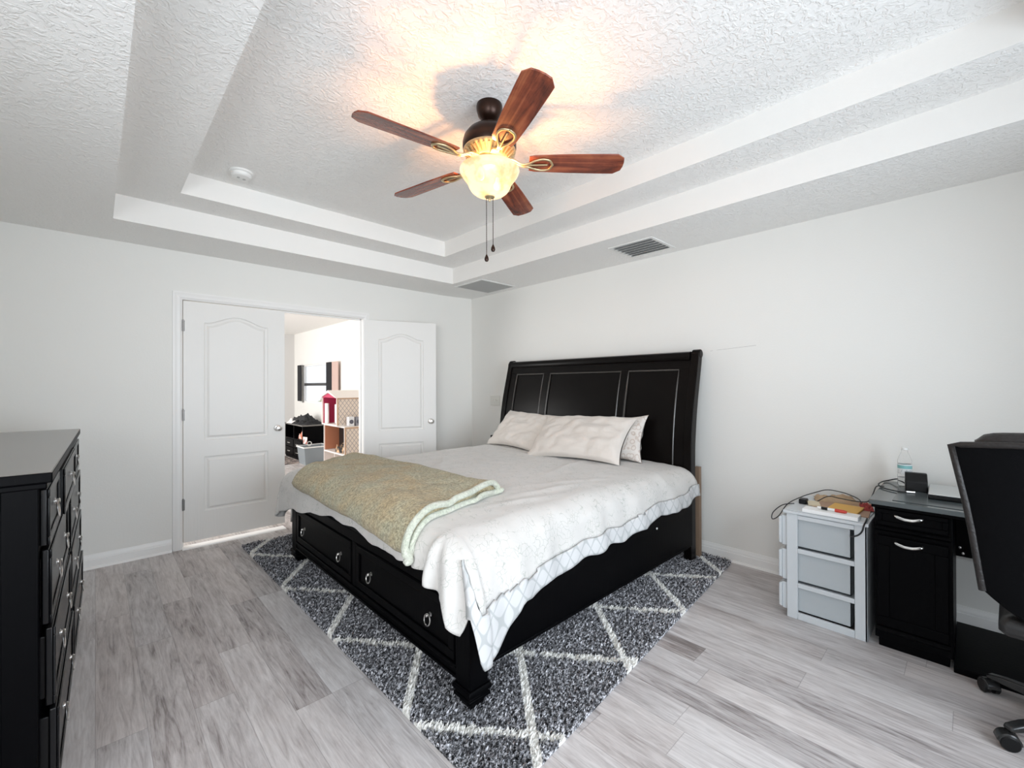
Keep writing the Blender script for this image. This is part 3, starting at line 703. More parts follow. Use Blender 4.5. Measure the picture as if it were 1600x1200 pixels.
def glass_mat():
    m = bpy.data.materials.new('frosted_alabaster_glass'); m.use_nodes = True; t = m.node_tree; t.nodes.clear()
    out = t.nodes.new('ShaderNodeOutputMaterial'); tr = t.nodes.new('ShaderNodeBsdfTranslucent'); tr.inputs[0].default_value = (1,.90,.66,1)
    di = t.nodes.new('ShaderNodeBsdfPrincipled'); di.inputs['Base Color'].default_value = (.06,.05,.035,1); di.inputs['Roughness'].default_value = .25
    n = t.nodes.new('ShaderNodeTexNoise'); n.inputs['Scale'].default_value = 14; n.inputs['Detail'].default_value = 3
    tc = t.nodes.new('ShaderNodeTexCoord'); t.links.new(tc.outputs['Object'], n.inputs[0])
    rp = t.nodes.new('ShaderNodeValToRGB'); rp.color_ramp.elements[0].color = (.82,.62,.34,1); rp.color_ramp.elements[1].color = (1,.90,.64,1); rp.color_ramp.elements[0].position = .38; rp.color_ramp.elements[1].position = .55
    t.links.new(n.outputs[0], rp.inputs[0]); dm = t.nodes.new('ShaderNodeMix'); dm.data_type = 'RGBA'; dm.blend_type = 'MULTIPLY'; dm.inputs[0].default_value = 1; dm.inputs[7].default_value = (.05,.05,.05,1); t.links.new(rp.outputs[0], dm.inputs[6]); t.links.new(dm.outputs[2], tr.inputs[0])
    tp = t.nodes.new('ShaderNodeBsdfTransparent'); tp.inputs[0].default_value = (1,.90,.74,1); m2 = t.nodes.new('ShaderNodeMixShader'); m2.inputs[0].default_value = .34
    mx = t.nodes.new('ShaderNodeMixShader'); mx.inputs[0].default_value = .55; t.links.new(tr.outputs[0], mx.inputs[1]); t.links.new(di.outputs[0], mx.inputs[2])
    em = t.nodes.new('ShaderNodeEmission'); em.inputs[1].default_value = .50; t.links.new(rp.outputs[0], em.inputs[0])
    ad = t.nodes.new('ShaderNodeAddShader'); t.links.new(mx.outputs[0], m2.inputs[1]); t.links.new(tp.outputs[0], m2.inputs[2]); t.links.new(m2.outputs[0], ad.inputs[0]); t.links.new(em.outputs[0], ad.inputs[1]); t.links.new(ad.outputs[0], out.inputs[0]); return m
bowl = [(.153,2.478),(.1545,2.471),(.151,2.460),(.143,2.445),(.132,2.430),(.120,2.415),(.112,2.400),(.107,2.386),(.096,2.369),(.078,2.354),(.054,2.343),(.028,2.337),(0,2.336)]
b = MB(); b.lathe(bowl+[(0,2.340),(.028,2.342),(.055,2.349),(.078,2.362),(.095,2.380),(.106,2.395),(.118,2.415),(.126,2.432),(.136,2.450),(.143,2.461),(.148,2.471),(.152,2.478)], (FX,FY,0), 56, caps=False)
obj('glass_bowl', b, glass_mat(), fan, smooth=60)
L('finial', [(0,2.343),(.027,2.342),(.026,2.335),(.013,2.329),(.006,2.326),(.007,2.320),(.005,2.314),(0,2.311)], M['brass'])
for a in (.25, 3.3):        # the three bulbs in the bowl
    c = (FX+.072*math.cos(a), FY+.072*math.sin(a))
    e = bpy.data.materials.get('bulb_glow')
    if not e:
        e = mat('bulb_glow', (1,.85,.6), .5); e.node_tree.nodes['Principled BSDF'].inputs['Emission Color'].default_value = (1,.72,.40,1); e.node_tree.nodes['Principled BSDF'].inputs['Emission Strength'].default_value = 2.5
    obj('bulb', MB().lathe([(0,2.398),(.014,2.402),(.021,2.414),(.020,2.428),(.012,2.446),(.009,2.462),(0,2.472)], (c[0], c[1], 0), 14), e, fan)
    l = bpy.data.lights.new('bulb_light', 'POINT'); l.energy = 8.5; l.color = (1,.44,.165); l.shadow_soft_size = .015
    lo = bpy.data.objects.new('bulb_light', l); COL.objects.link(lo); lo.location = (FX+.034*math.cos(a+1.57), FY+.034*math.sin(a+1.57), 2.396)
BZ = 2.512
def blade_mb():
    b = MB(); out = [(.205,-.050),(.235,-.058),(.40,-.066),(.60,-.070),(.655,-.070),(.690,-.044),(.696,-.015),(.696,.015),(.690,.044),(.655,.070),(.60,.070),(.40,.066),(.235,.058),(.205,.050)]
    b.prism(out, 'z', -.0035, .0035); return b.xf(Matrix.Rotation(math.radians(-12), 4, 'X'))
def bracket_mb():
    b = MB(); R = Matrix.Rotation(math.radians(-12), 4, 'X')
    for s in (-1, 1):        # the two scrolled arms and their tie
        P = [R @ Vector(p) for p in ((.20, s*.012, -.012), (.235, s*.030, -.009), (.275, s*.040, -.008), (.310, s*.030, -.008), (.325, 0, -.008))]
        P = [Vector((.085, s*.010, .022)), Vector((.125, s*.012, .012)), Vector((.165, s*.009, -.008))]+P
        b.tube(rbez(P, 5), .0068, 8, flat=.8)
    P = [R @ Vector(p) for p in ((.17,0,-.012),(.23,0,-.010),(.30,0,-.008))]; b.tube(P, .0055, 8, flat=.7)
    b.box(.075,-.020,.012,.110,.020,.026); return b
bl0 = obj('blade', blade_mb(), M['blade'], fan, bevel=.0015, world=False); br0 = obj('blade_bracket', bracket_mb(), M['brass'], bl0, world=False, smooth=60)
for k, a in enumerate((29.5, 101.5, 173.5, 245.5, 317.5)):
    o, br = bl0, br0
    if k: 
        o = bl0.copy(); COL.objects.link(o); br = br0.copy(); COL.objects.link(br); br.parent = o
    o.location = (0, 0, BZ-ZI); o.rotation_euler = (0, 0, math.radians(a))
for (dx, dy, zb) in ((-.012, .012, 2.035), (.010, -.014, 2.085)):
    b = MB(); x, y = FX+dx, FY+dy; b.tube([(x, y, 2.335), (x, y, zb)], .0017, 6)
    for k in range(26): b.lathe([(0,zb+.01+k*.011-.002),(.0026,zb+.01+k*.011),(0,zb+.01+k*.011+.002)], (x,y,0), 6)
    ch = obj('pull_chain', b, M['bronze'], fan)
    obj('pull_knob', MB().lathe([(0,zb-.034),(.008,zb-.031),(.0115,zb-.022),(.010,zb-.012),(.005,zb-.002),(.004,zb+.003),(0,zb+.004)], (x,y,0), 14), M['bronze'], ch)

# ---------------------------------------------------------------- things on the ceiling and the walls
sd = thing('smoke_detector', 'round white smoke detector on the tray ceiling', 'smoke detector', (.715, 3.40, ZI))
obj('base_plate', MB().lathe([(0,0),(.072,0),(.072,-.010),(.066,-.014),(0,-.014)], n=36), M['plastic_w'], sd, world=False)
obj('cover', MB().lathe([(.060,-.013),(.062,-.018),(.060,-.030),(.052,-.038),(.030,-.041),(0,-.041)], n=36), M['plastic_w'], sd, world=False)
b = MB(); b.lathe([(0,-.0415),(.010,-.0415),(.010,-.043),(0,-.0435)], (.018,.010,0), 14); b.box(-.025,-.012,-.0425,-.010,.012,-.040); obj('test_button', b, mat('grey_button',(.45,.45,.44),.5), sd, world=False)
def grille(name, label, x0, x1, y0, y1, n, mfr, mbk, along):
    t = thing(name, label, 'vent', ((x0+x1)/2, (y0+y1)/2, ZC)); z = ZC; f = .028
    b = MB()
    for a in ((x0,y0,x1,y0+f),(x0,y1-f,x1,y1),(x0,y0+f,x0+f,y1-f),(x1-f,y0+f,x1,y1-f)): b.box(a[0],a[1],z-.008,a[2],a[3],z-.0005)
    obj('frame', b, M['plastic_w'], t, bevel=.002)
    obj('backing', MB().box(x0+f*.6, y0+f*.6, z-.002, x1-f*.6, y1-f*.6, z-.001), mbk, t)
    for k in range(n):
        b = MB()
        if along == 'y': c = x0+f+(x1-x0-2*f)*(k+.5)/n; wv = (x1-x0-2*f)/n*.42; b.prism([(c-wv, z-.022), (c-wv+.004, z-.022), (c+wv, z-.003), (c+wv-.004, z-.003)], 'y', y0+f*.8, y1-f*.8)
        else: c = y0+f+(y1-y0-2*f)*(k+.5)/n; wv = (y1-y0-2*f)/n*.42; b.prism([(c-wv, z-.003), (c+wv, z-.009), (c+wv, z-.007), (c-wv, z-.001)], 'x', x0+f*.8, x1-f*.8)
        obj('slat', b, mfr, t)
    return t
grille('air_register', 'white louvred air vent in the ceiling above the headboard', 3.05, 3.43, 1.66, 2.055, 6, M['plastic_w'], mat('duct_shadow',(.50,.50,.50),.9), 'y')
grille('return_grille', 'grey square return air grille in the ceiling corner above the open door', 2.95, 3.46, 3.555, 4.045, 28, mat('grey_grille_paint',(.40,.40,.39),.6), mat('duct_dark',(.16,.16,.16),.9), 'x')
sw = thing('light_switch', 'white triple light switch on the right wall beside the headboard', 'light switch', (XR, 4.03, 1.175))
obj('cover_plate', MB().box(XR-.009, 3.945, 1.118, XR-.0004, 4.115, 1.236), mat('ivory_plate',(.72,.71,.66),.4), sw, bevel=.003)
for k in range(3):
    y = 4.03+(k-1)*.046; b = MB(); b.prism([(XR-.006,1.166),(XR-.019,1.184),(XR-.017,1.190),(XR-.006,1.188)], 'y', y-.005, y+.005); obj('toggle', b, mat('ivory_toggle',(.80,.79,.75),.4), sw)
ol = thing('wall_outlet', 'white wall outlet low beside the far side of the bed with black plugs in it', 'outlet', (XR, 4.02, .725))
obj('cover_plate', MB().box(XR-.006, 3.92, .665, XR-.0004, 4.12, .785), M['plastic_w'], ol, bevel=.003)
for y in (4.06, 3.98): obj('plug', MB().box(XR-.035, y-.024, .695, XR-.006, y+.024, .752), M['blackpl'], ol, bevel=.004)

# ---------------------------------------------------------------- dresser
dr_ = thing('dresser', 'long black dresser with silver ring pulls along the left wall', 'dresser', (-.123, 1.93, 0), math.radians(-.8))
DL, DD, DH = 1.815, .44, 1.073
W = dict(world=False)
b = MB(); b.box(-DD, 0, .10, 0, DL, DH); obj('case', b, M['black'], dr_, bevel=.004, **W)
b = MB(); 
for (y0, y1, z0, z1) in ((-.006,0,.32,1.0),): pass
for a in ((-DD, -.008, .10, -DD+.07, 0, DH), (-.075, -.008, .10, 0, 0, DH), (-DD+.07, -.008, 1.0, -.075, 0, DH), (-DD+.07, -.008, .10, -.075, 0, .325)): b.box(*a)
obj('side_frame', b, M['black'], dr_, bevel=.003, **W)
b = MB(); b.box(-DD, -.014, 1.055, .018, DL+.014, DH); b.box(-DD-.005, -.022, DH, .030, DL+.022, DH+.032); b.mi[-5] = 1; obj('top', b, [M['black'], M['blacktop']], dr_, bevel=.004, **W)
b = MB(); b.box(-DD, -.016, 0, .016, DL+.016, .085); b.box(-DD, -.012, .085, .011, DL+.012, .105); obj('base_molding', b, M['black'], dr_, bevel=.005, **W)
rows = [(.875, 1.048, (0, .43, 1.245, DL), (0, .012, .004), (1, 1, 1)), (.635, .862, (0, .84, DL), (.004, .010), (2, 2)),
        (.385, .622, (0, .84, DL), (.012, .014), (2, 2)), (.125, .372, (0, .84, DL), (.020, .022), (2, 2))]
ri = [None]
def dring(parent, loc):
    if ri[0] is None: ri[0] = obj('ring_pull', ring_pull().xf(Matrix.Diagonal((.55,1.15,1.15,1)) @ Matrix.Rotation(PI, 4, 'Z')), M['nickel'], parent, world=False); o = ri[0]
    else: o = ri[0].copy(); COL.objects.link(o); o.parent = parent
    o.location = loc
for z0, z1, cols, pulls, ns in rows:
    for c in range(len(cols)-1):
        ya, yb = cols[c]+.022, cols[c+1]-.022; p = pulls[c]; b = MB()
        b.box(p, ya, z0, p+.016, yb, z1); f = .026
        b.box(p+.016, ya, z0, p+.022, yb, z0+f); b.box(p+.016, ya, z1-f, p+.022, yb, z1); b.box(p+.016, ya, z0+f, p+.022, ya+f, z1-f); b.box(p+.016, yb-f, z0+f, p+.022, yb, z1-f)
        if p > .002: b.box(-.01, ya+.02, z0+.015, p, yb-.02, z1-.03)
        d = obj('drawer', b, M['satin'], dr_, bevel=.003, **W)
        for k in range(ns[c]):
            y = (ya+yb)/2 if ns[c] == 1 else ya+(yb-ya)*(.27+.46*k); dring(d, (p+.018, y, (z0+z1)/2+.012))

# ---------------------------------------------------------------- plastic drawer cart
ct = thing('storage_cart', 'white plastic three-drawer storage cart between the desk and the bed', 'storage cart', (3.20, .58, 0))
X0, X1, Y0, Y1, ZH = 2.942, 3.42, .380, .772, .628
pw = mat('white_cart_plastic', (.58,.61,.63), .45); pt = mat('frosted_drawer_plastic', (.50,.54,.56), .35, **{'Transmission Weight': .12})
b = MB(); PR = .045
for (xa, xb) in ((X0, X0+.016), (X1-.016, X1)):         # side frames with three openings
    for (ya, yb) in ((Y0, Y0+.055), (Y1-.075, Y1-.02)): b.box(xa, ya, 0, xb, yb, ZH-.012)
    for z in (0, .183, .383, .578): b.box(xa, Y0+.055, z, xb, Y1-.075, z+(.026 if z else .04))
b.box(X0, Y0, 0, X1, Y0+.012, ZH-.012)
obj('frame', b, pw, ct, bevel=.003)
for z in (.205, .405): obj('shelf', MB().box(X0+.016, Y0+.012, z-.012, X1-.016, Y1-.03, z-.004), pw, ct)
b = MB(); b.box(X0-.008, Y0-.006, ZH-.020, X1+.008, Y1-.004, ZH-.004); b.box(X0+.004, Y0+.006, ZH-.004, X1-.004, Y1-.016, ZH)
obj('top', b, pw, ct, bevel=.004)
for z0, z1 in ((.042, .200), (.215, .395), (.415, .592)):
    b = MB(); t = .004; ya, yb = Y0+.072, Y1-.018; xa, xb = X0+.022, X1-.022
    b.box(xa, ya, z0, xb, yb, z0+t); b.box(xa, ya, z0, xa+t, yb, z1-.012); b.box(xb-t, ya, z0, xb, yb, z1-.012); b.box(xa, ya, z0, xb, ya+t, z1-.012)
    d = obj('drawer', b, pt, ct)
    b = MB(); b.box(X0+.012, Y1-.022, z0-.002, X1-.012, Y1+.006, z1-.006); b.prism([(Y1+.006, z0+.006), (Y1+.022, z0+.012), (Y1+.022, z1-.016), (Y1+.006, z1-.010)], 'x', X0+.004, X1-.004)
    obj('drawer_front', b, pw, d, bevel=.003)
ZK = ZH
def sheet(x, y, z, lx, ly, t, rz, name, label, cat, m, **k):
    b = MB(); b.box(-lx/2, -ly/2, 0, lx/2, ly/2, t); b.xf(Matrix.Translation((x, y, z)) @ Matrix.Rotation(rz, 4, 'Z')); return solo(name, label, cat, b, m, **k)
kraft = mat('brown_kraft_paper', (.40,.26,.18), .8, bump=(12,.15,3)); 
sheet(3.23, .535, ZK+.0005, .36, .27, .006, math.radians(4), 'envelope', 'large brown paper envelope lying under the other papers on the cart', 'envelope', kraft, bevel=.001)
sheet(3.135, .505, ZK+.0075, .20, .145, .010, math.radians(-3), 'envelope', 'small yellow padded envelope on the plastic drawer cart', 'envelope', mat('yellow_padded_paper', (.72,.42,.10), .7, bump=(20,.2,3)), bevel=.003)
sheet(2.985, .545, ZK+.0005, .085, .255, .020, math.radians(-1.5), 'notepad', 'narrow white notepad at the front edge of the cart', 'notepad', mat('white_paper', (.85,.85,.84), .6), bevel=.001)
mk = thing('marker', 'white marker with a red cap lying on the white notepad', 'marker', (2.99, .545, ZK+.021), math.radians(88))
obj('barrel', MB().lathe([(0,-.065),(.007,-.064),(.0075,-.02),(.0075,.018),(0,.019)], (0,0,.009), 14, 'x').xf(Matrix.Rotation(PI,4,'Z')), M['plastic_w'], mk, world=False)
obj('label_band', MB().lathe([(.0077,-.045),(.0077,-.015)], (0,0,.009), 14, 'x').xf(Matrix.Rotation(PI,4,'Z')), M['blackpl'], mk, world=False)
obj('cap', MB().lathe([(0,.018),(.009,.019),(.009,.060),(.006,.072),(0,.073)], (0,0,.009), 14, 'x').xf(Matrix.Rotation(PI,4,'Z')), mat('red_cap', (.55,.05,.03), .4), mk, world=False)
def crumple(name, label, cat, cx, cy, z, lx, ly, h, m, seed, rz=0):
    b = MB(); n = 26
    def P(u, v):
        ed = min(1, min(u, 1-u, v, 1-v)/.16); hh = h*(.35+.65*abs(fbm(u*3+seed, v*3, seed, 3)*1.6))*(1-(1-ed)**2)
        a, c = (u-.5)*lx*(1+.12*fbm(v*3, seed, 1, 2)), (v-.5)*ly*(1+.12*fbm(u*3, seed, 4, 2))
        return (cx+a*math.cos(rz)-c*math.sin(rz), cy+a*math.sin(rz)+c*math.cos(rz), z+max(.0, hh))
    b.grid(P, n, n); b.grid(lambda u, v: (P(u, v)[0], P(u, v)[1], z), n, n); return solo(name, label, cat, b, m, smooth=50, merge=True)
crumple('paper_bag', 'crumpled flat brown paper bag at the back of the storage cart', 'bag', 3.345, .585, ZK+.007, .13, .22, .032, mat('tan_paper_bag', (.42,.30,.19), .8, bump=(30,.3,3)), 2.2, .3)
crumple('pouch', 'red cloth pouch beside the desk on the storage cart', 'pouch', 3.275, .425, ZK+.007, .15, .06, .022, mat('red_cloth', (.30,.035,.03), .8), 6.1, .2)
sheet(3.15, .66, ZK+.0072, .10, .06, .010, .3, 'notebook', 'small cream notebook lying on the left end of the brown envelope', 'notebook', mat('cream_card', (.66,.58,.42), .7), bevel=.001)
ad = thing('power_adapter', 'small black power adapter on the left corner of the cart', 'adapter', (3.16, .715, ZK))
b = MB(); b.box(-.028,-.020,0,.028,.020,.030); obj('body', b, M['blackpl'], ad, bevel=.005, world=False); b = MB(); b.tube([(.028,0,.014),(.05,.004,.010),(.06,.012,.006)], .003, 6); obj('strain_relief', b, M['blackpl'], ad, world=False)
cab = mat('black_cable', (.012,.012,.013), .5)
def cable(name, label, pts, r=.0028): 
    return solo(name, label, 'cable', MB().tube(rbez(pts, 8), r, 7), cab, smooth=80)
cable('charger_cable', 'black cable looping over the left edge of the cart', [(3.10,.75,ZK+.004),(3.05,.800,ZK-.005),(2.99,.835,ZK-.045),(2.985,.838,ZK-.085),(3.03,.815,ZK-.07),(3.12,.790,ZK-.01),(3.24,.745,ZK+.020),(3.36,.70,ZK+.034),(3.40,.64,ZK+.056),(3.36,.56,ZK+.062),(3.30,.50,ZK+.062),(3.24,.455,ZK+.058),(3.17,.435,ZK+.05)])
cable('desk_cable', 'thin black cable lying across the brown envelope to the desk', [(3.19,.70,ZK+.005),(3.20,.66,ZK+.012),(3.21,.60,ZK+.055),(3.20,.54,ZK+.056),(3.19,.47,ZK+.055),(3.20,.41,ZK+.062),(3.24,.392,ZK+.10),(3.26,.378,.772),(3.30,.35,.770)])
cable('grey_cable', 'short grey cable hanging over the front right corner of the cart', [(3.03,.392,ZK+.004),(2.96,.388,ZK+.004),(2.928,.392,ZK-.012),(2.922,.40,ZK-.045),(2.924,.42,ZK-.070),(2.926,.45,ZK-.085)], .004)

# ---------------------------------------------------------------- desk
dk = thing('desk', 'black writing desk with a cupboard pedestal against the right wall', 'desk', (3.2, -.3, 0))
TZ = .766; YE = -1.08
b = MB(); b.box(2.905, YE, TZ-.024, 3.535, .368, TZ); obj('desktop', b, mat('smoked_glass_top', (.07,.09,.095), .14, spec=1.0), dk, bevel=.003)
b = MB(); b.box(2.915, YE+.01, TZ-.04, 3.53, .360, TZ-.024); obj('top_rail', b, M['black'], dk, bevel=.003)
b = MB(); b.box(2.945, .062, .05, 3.52, .350, TZ-.04); b.box(2.965, .075, 0, 3.50, .338, .05); obj('pedestal', b, M['black'], dk, bevel=.003)
def front(name, z0, z1, f):
    b = MB(); x = 2.930; ya, yb = .076, .338
    b.box(x, ya, z0, x+.015, yb, z1)
    for a in ((ya, z0, yb, z0+f), (ya, z1-f, yb, z1), (ya, z0+f, ya+f, z1-f), (yb-f, z0+f, yb, z1-f)): b.box(x-.006, a[0], a[1], x, a[2], a[3])
    o = obj(name, b, M['black'], dk, bevel=.003)
    zc = z1-.028 if name == 'door' else (z0+z1)/2+.012
    P = rbez([(x-.006,.268,zc+.006),(x-.020,.262,zc+.003),(x-.028,.235,zc-.004),(x-.029,.2165,zc-.005),(x-.028,.198,zc-.004),(x-.020,.171,zc+.003),(x-.006,.165,zc+.006)], 6)
    obj('handle', MB().tube(P, .0058, 8, flat=1.2), mat('satin_chrome', (.80,.79,.76), .25, 1) if 'satin_chrome' not in bpy.data.materials else bpy.data.materials['satin_chrome'], o)
front('drawer', .640, .722, .022); front('door', .125, .585, .048)
for z in (.618, .100): obj('molding', MB().prism([(2.924,z),(2.936,z+.014),(2.945,z+.014),(2.945,z-.012),(2.936,z-.012)], 'y', .070, .344), M['black'], dk)
obj('modesty_panel', MB().box(3.47, YE+.05, .405, 3.49, .062, TZ-.04), M['black'], dk, bevel=.002)
for y, z in ((.046, .455), (.034, .425)): obj('bolt', MB().lathe([(0,3.462),(.006,3.463),(.007,3.470)], (0,y,z), 10, 'x'), M['nickel'], dk)
b = MB(); b.box(2.945, YE, .05, 3.52, YE+.28, TZ-.04); obj('right_pedestal', b, M['black'], dk, bevel=.003)
obj('kneehole_shade_slab', MB().box(2.93, YE+.28, 0, 3.50, .062, .030), M['black'], dk, bevel=.003)  # black slab added to stand for deep shade on the kneehole floor
sheet(3.20, -.19, TZ+.0003, .50, .94, .0025, 0, 'desk_mat', 'dark grey desk mat lying on the glass desktop', 'desk mat', mat('grey_desk_mat', (.07,.085,.09), .25, spec=.8), bevel=.001)
bt = thing('water_bottle', 'clear plastic water bottle with a white and teal label on the desk', 'bottle', (3.415, .268, TZ))
pet = mat('clear_pet_plastic', (1,1,1), .03, **{'Transmission Weight': 1.0, 'IOR': 1.12})
pr = [(0,.004),(.020,.001),(.029,.002),(.0325,.010),(.0325,.030),(.031,.035),(.0325,.040),(.0325,.135),(.031,.140),(.0325,.146),(.030,.160),(.022,.182),(.0145,.198),(.0135,.208),(.0135,.214)]
obj('bottle_body', MB().lathe(pr+[(r-.0009, h) for r, h in reversed(pr[1:])]+[(0,.0055)], n=36), pet, bt, world=False, smooth=50)
obj('water', MB().lathe([(0,.0065),(.028,.0065),(.031,.014),(.031,.030),(.0298,.035),(.031,.040),(.031,.052),(0,.052)], n=32), mat('water', (1,1,1), .0, **{'Transmission Weight': 1.0, 'IOR': 1.33}), bt, world=False, smooth=50)
def label_mat():
    m = mat('printed_label', (.8,.82,.82), .4); g = NT(m); x, y, z = g.xyz()
    teal = g.math('MULTIPLY', g.math('GREATER_THAN', z, .105), g.math('LESS_THAN', z, .124)); dk_ = g.noise(g.comb(g.math('MULTIPLY', x, 220), g.math('MULTIPLY', y, 220), g.math('MULTIPLY', z, 160)), 1.0, 2)
    txt = g.math('MULTIPLY', g.math('LESS_THAN', dk_, .42), g.math('LESS_THAN', z, .100))
    c = g.mix(g.math('MULTIPLY', teal, .8), (.80,.82,.82), (.10,.46,.46)); g.t.links.new(g.mix(g.math('MULTIPLY', txt, .55), c, (.15,.2,.22)), g.p.inputs['Base Color']); return m
obj('label', MB().lathe([(.0328,.070),(.0328,.130)], n=36, caps=False), label_mat(), bt, world=False, smooth=50)
obj('cap', MB().lathe([(0,.226),(.0145,.226),(.0155,.223),(.0155,.212),(.0145,.211)], n=24), M['plastic_w'], bt, world=False)
dv = thing('device_stand', 'black wedge-shaped electronic device in front of the water bottle', 'device', (3.33, .215, TZ), math.radians(6))
obj('body', MB().prism([(-.055,0),(.050,0),(.050,.030),(.020,.098),(-.012,.098),(-.055,.055)], 'y', -.046, .046), M['blackpl'], dv, bevel=.005, world=False)
obj('foot_plate', MB().box(-.075,-.075,0,.055,-.046,.016), M['blackpl'], dv, bevel=.004, world=False)
cable('dock_cable', 'black cable coiled around the water bottle on the left end of the desktop', [(3.38,.262,TZ+.02),(3.47,.30,TZ+.028),(3.50,.345,TZ+.010),(3.44,.372,TZ+.006),(3.33,.377,TZ+.007),(3.25,.352,TZ+.006),(3.20,.30,TZ+.006),(3.19,.262,TZ+.007),(3.20,.238,TZ+.008)], .0035)
obj('plug_tip', MB().tube([(3.198,.245,TZ+.008),(3.212,.212,TZ+.008)], .0055, 8), M['nickel'], bpy.data.objects['dock_cable'], world=False).location = -bpy.data.objects['dock_cable'].location
cable('dock_power_cable', 'thin black cable running from the black wedge-shaped device behind the laptop', [(3.37,.185,TZ+.012),(3.43,.14,TZ+.010),(3.47,.08,TZ+.006),(3.48,.0,TZ+.006),(3.45,-.10,TZ+.006),(3.42,-.2,TZ+.006)], .003)
lp = thing('laptop', 'closed silver laptop on the desk beside the office chair', 'laptop', (3.26, .0, TZ+.003), math.radians(2))
obj('base', MB().box(-.15,-.16,.002,.15,.16,.020), M['blackpl'], lp, bevel=.004, world=False)
obj('lid', MB().box(-.15,-.16,.0215,.15,.16,.030), mat('silver_lid', (.62,.64,.64), .35, .6), lp, bevel=.004, world=False)

# ---------------------------------------------------------------- office chair
oc = thing('office_chair', 'black padded office chair on casters pulled up to the desk', 'office chair', (2.69, -.335, 0))
lea = mat('black_faux_leather', (.010,.009,.009), .42, bump=(150,.12,3)); mesh_ = mat('black_back_fabric', (.002,.002,.0025), .9, bump=(400,.2,2), spec=.1)
trim_ = mat('brown_black_leather', (.011,.008,.007), .5, bump=(90,.3,3))
CXB, CYB = 2.36, -.255
def back_pt(u, v, t):
    """u -1..1 across (y), v 0..1 up, t 0 back face .. 1 front face"""
    z = .595-.11*(1-u*u)+(.55+.11*(1-u*u))*v; half = .228+.080*v
    y = CYB+u*half*(1-.03*abs(u)**6*(1-abs(2*v-1)))
    x = CXB-.055*v+.03*v*v+.055*u*u*(.4+.6*v)+t*.075
    z += -.020*u*u*v
    return x, y, z
def back_shell(t0, t1, k, puff=0):
    b = MB(); n = 22
    for t, s in ((t0, -1), (t1, 1)):
        def P(a, c):
            u, v = (2*a-1)*k, .5+(c-.5)*k; e = (1-abs(2*a-1)**6)*(1-abs(2*c-1)**6); x, y, z = back_pt(u, v, t); return (x+s*puff*e, y, z)
        b.grid(P, n, n)
    n0 = (n+1)**2; ring = [i*(n+1) for i in range(n+1)]+[n*(n+1)+j for j in range(1, n+1)]+[i*(n+1)+n for i in range(n-1, -1, -1)]+[j for j in range(n-1, 0, -1)]
    for a, c in zip(ring, ring[1:]+ring[:1]): b.f.append((a, c, c+n0, a+n0)); b.mi.append(0)
    return b
obj('backrest', back_shell(.0, .55, 1.0, .006), mesh_, oc, bevel=.008, smooth=50, segs=3)
obj('back_cushion', back_shell(.55, 1.15, 1.005, .03), trim_, oc, bevel=.015, smooth=60, segs=3)
b = MB(); P = [back_pt(-1+2*k/24, 1, .05) for k in range(25)]; P = [back_pt(-1, v, .05) for v in (0, .2, .4, .6, .8)]+P+[back_pt(1, v, .05) for v in (.8, .6, .4, .2, 0)]
b.tube(P, .0125, 8); obj('piping', b, trim_, oc, smooth=60)
hd = MB(); hd.grid(lambda a, c: tuple(Vector(back_pt(.80*(2*a-1), 1, .95))+Vector((.045*math.cos(PI*2*c), 0, .010+.032*math.sin(PI*2*c)*(1-abs(2*a-1)**14)))), 20, 14); obj('headrest_roll', hd, trim_, oc, smooth=60, merge=True)
b = MB(); sq_ = lambda d, z: [(2.40+d, -.56+d, z), (2.88-d, -.53+d, z), (2.88-d, -.085-d, z), (2.40+d, -.065-d, z)]
b.loft([sq_(.02,.43), sq_(0,.455), sq_(0,.49), sq_(.025,.515)], cap0=True, cap1=True); obj('seat', b, lea, oc, bevel=.02, segs=3)
b = MB(); b.lathe([(0,.09),(.045,.09),(.048,.11),(.032,.13),(.030,.25),(.020,.255),(.020,.42),(0,.42)], (2.69,-.335,0), 24); b.box(2.58,-.42,.41,2.80,-.25,.43); obj('gas_lift', b, M['blackpl'], oc)
cw = []
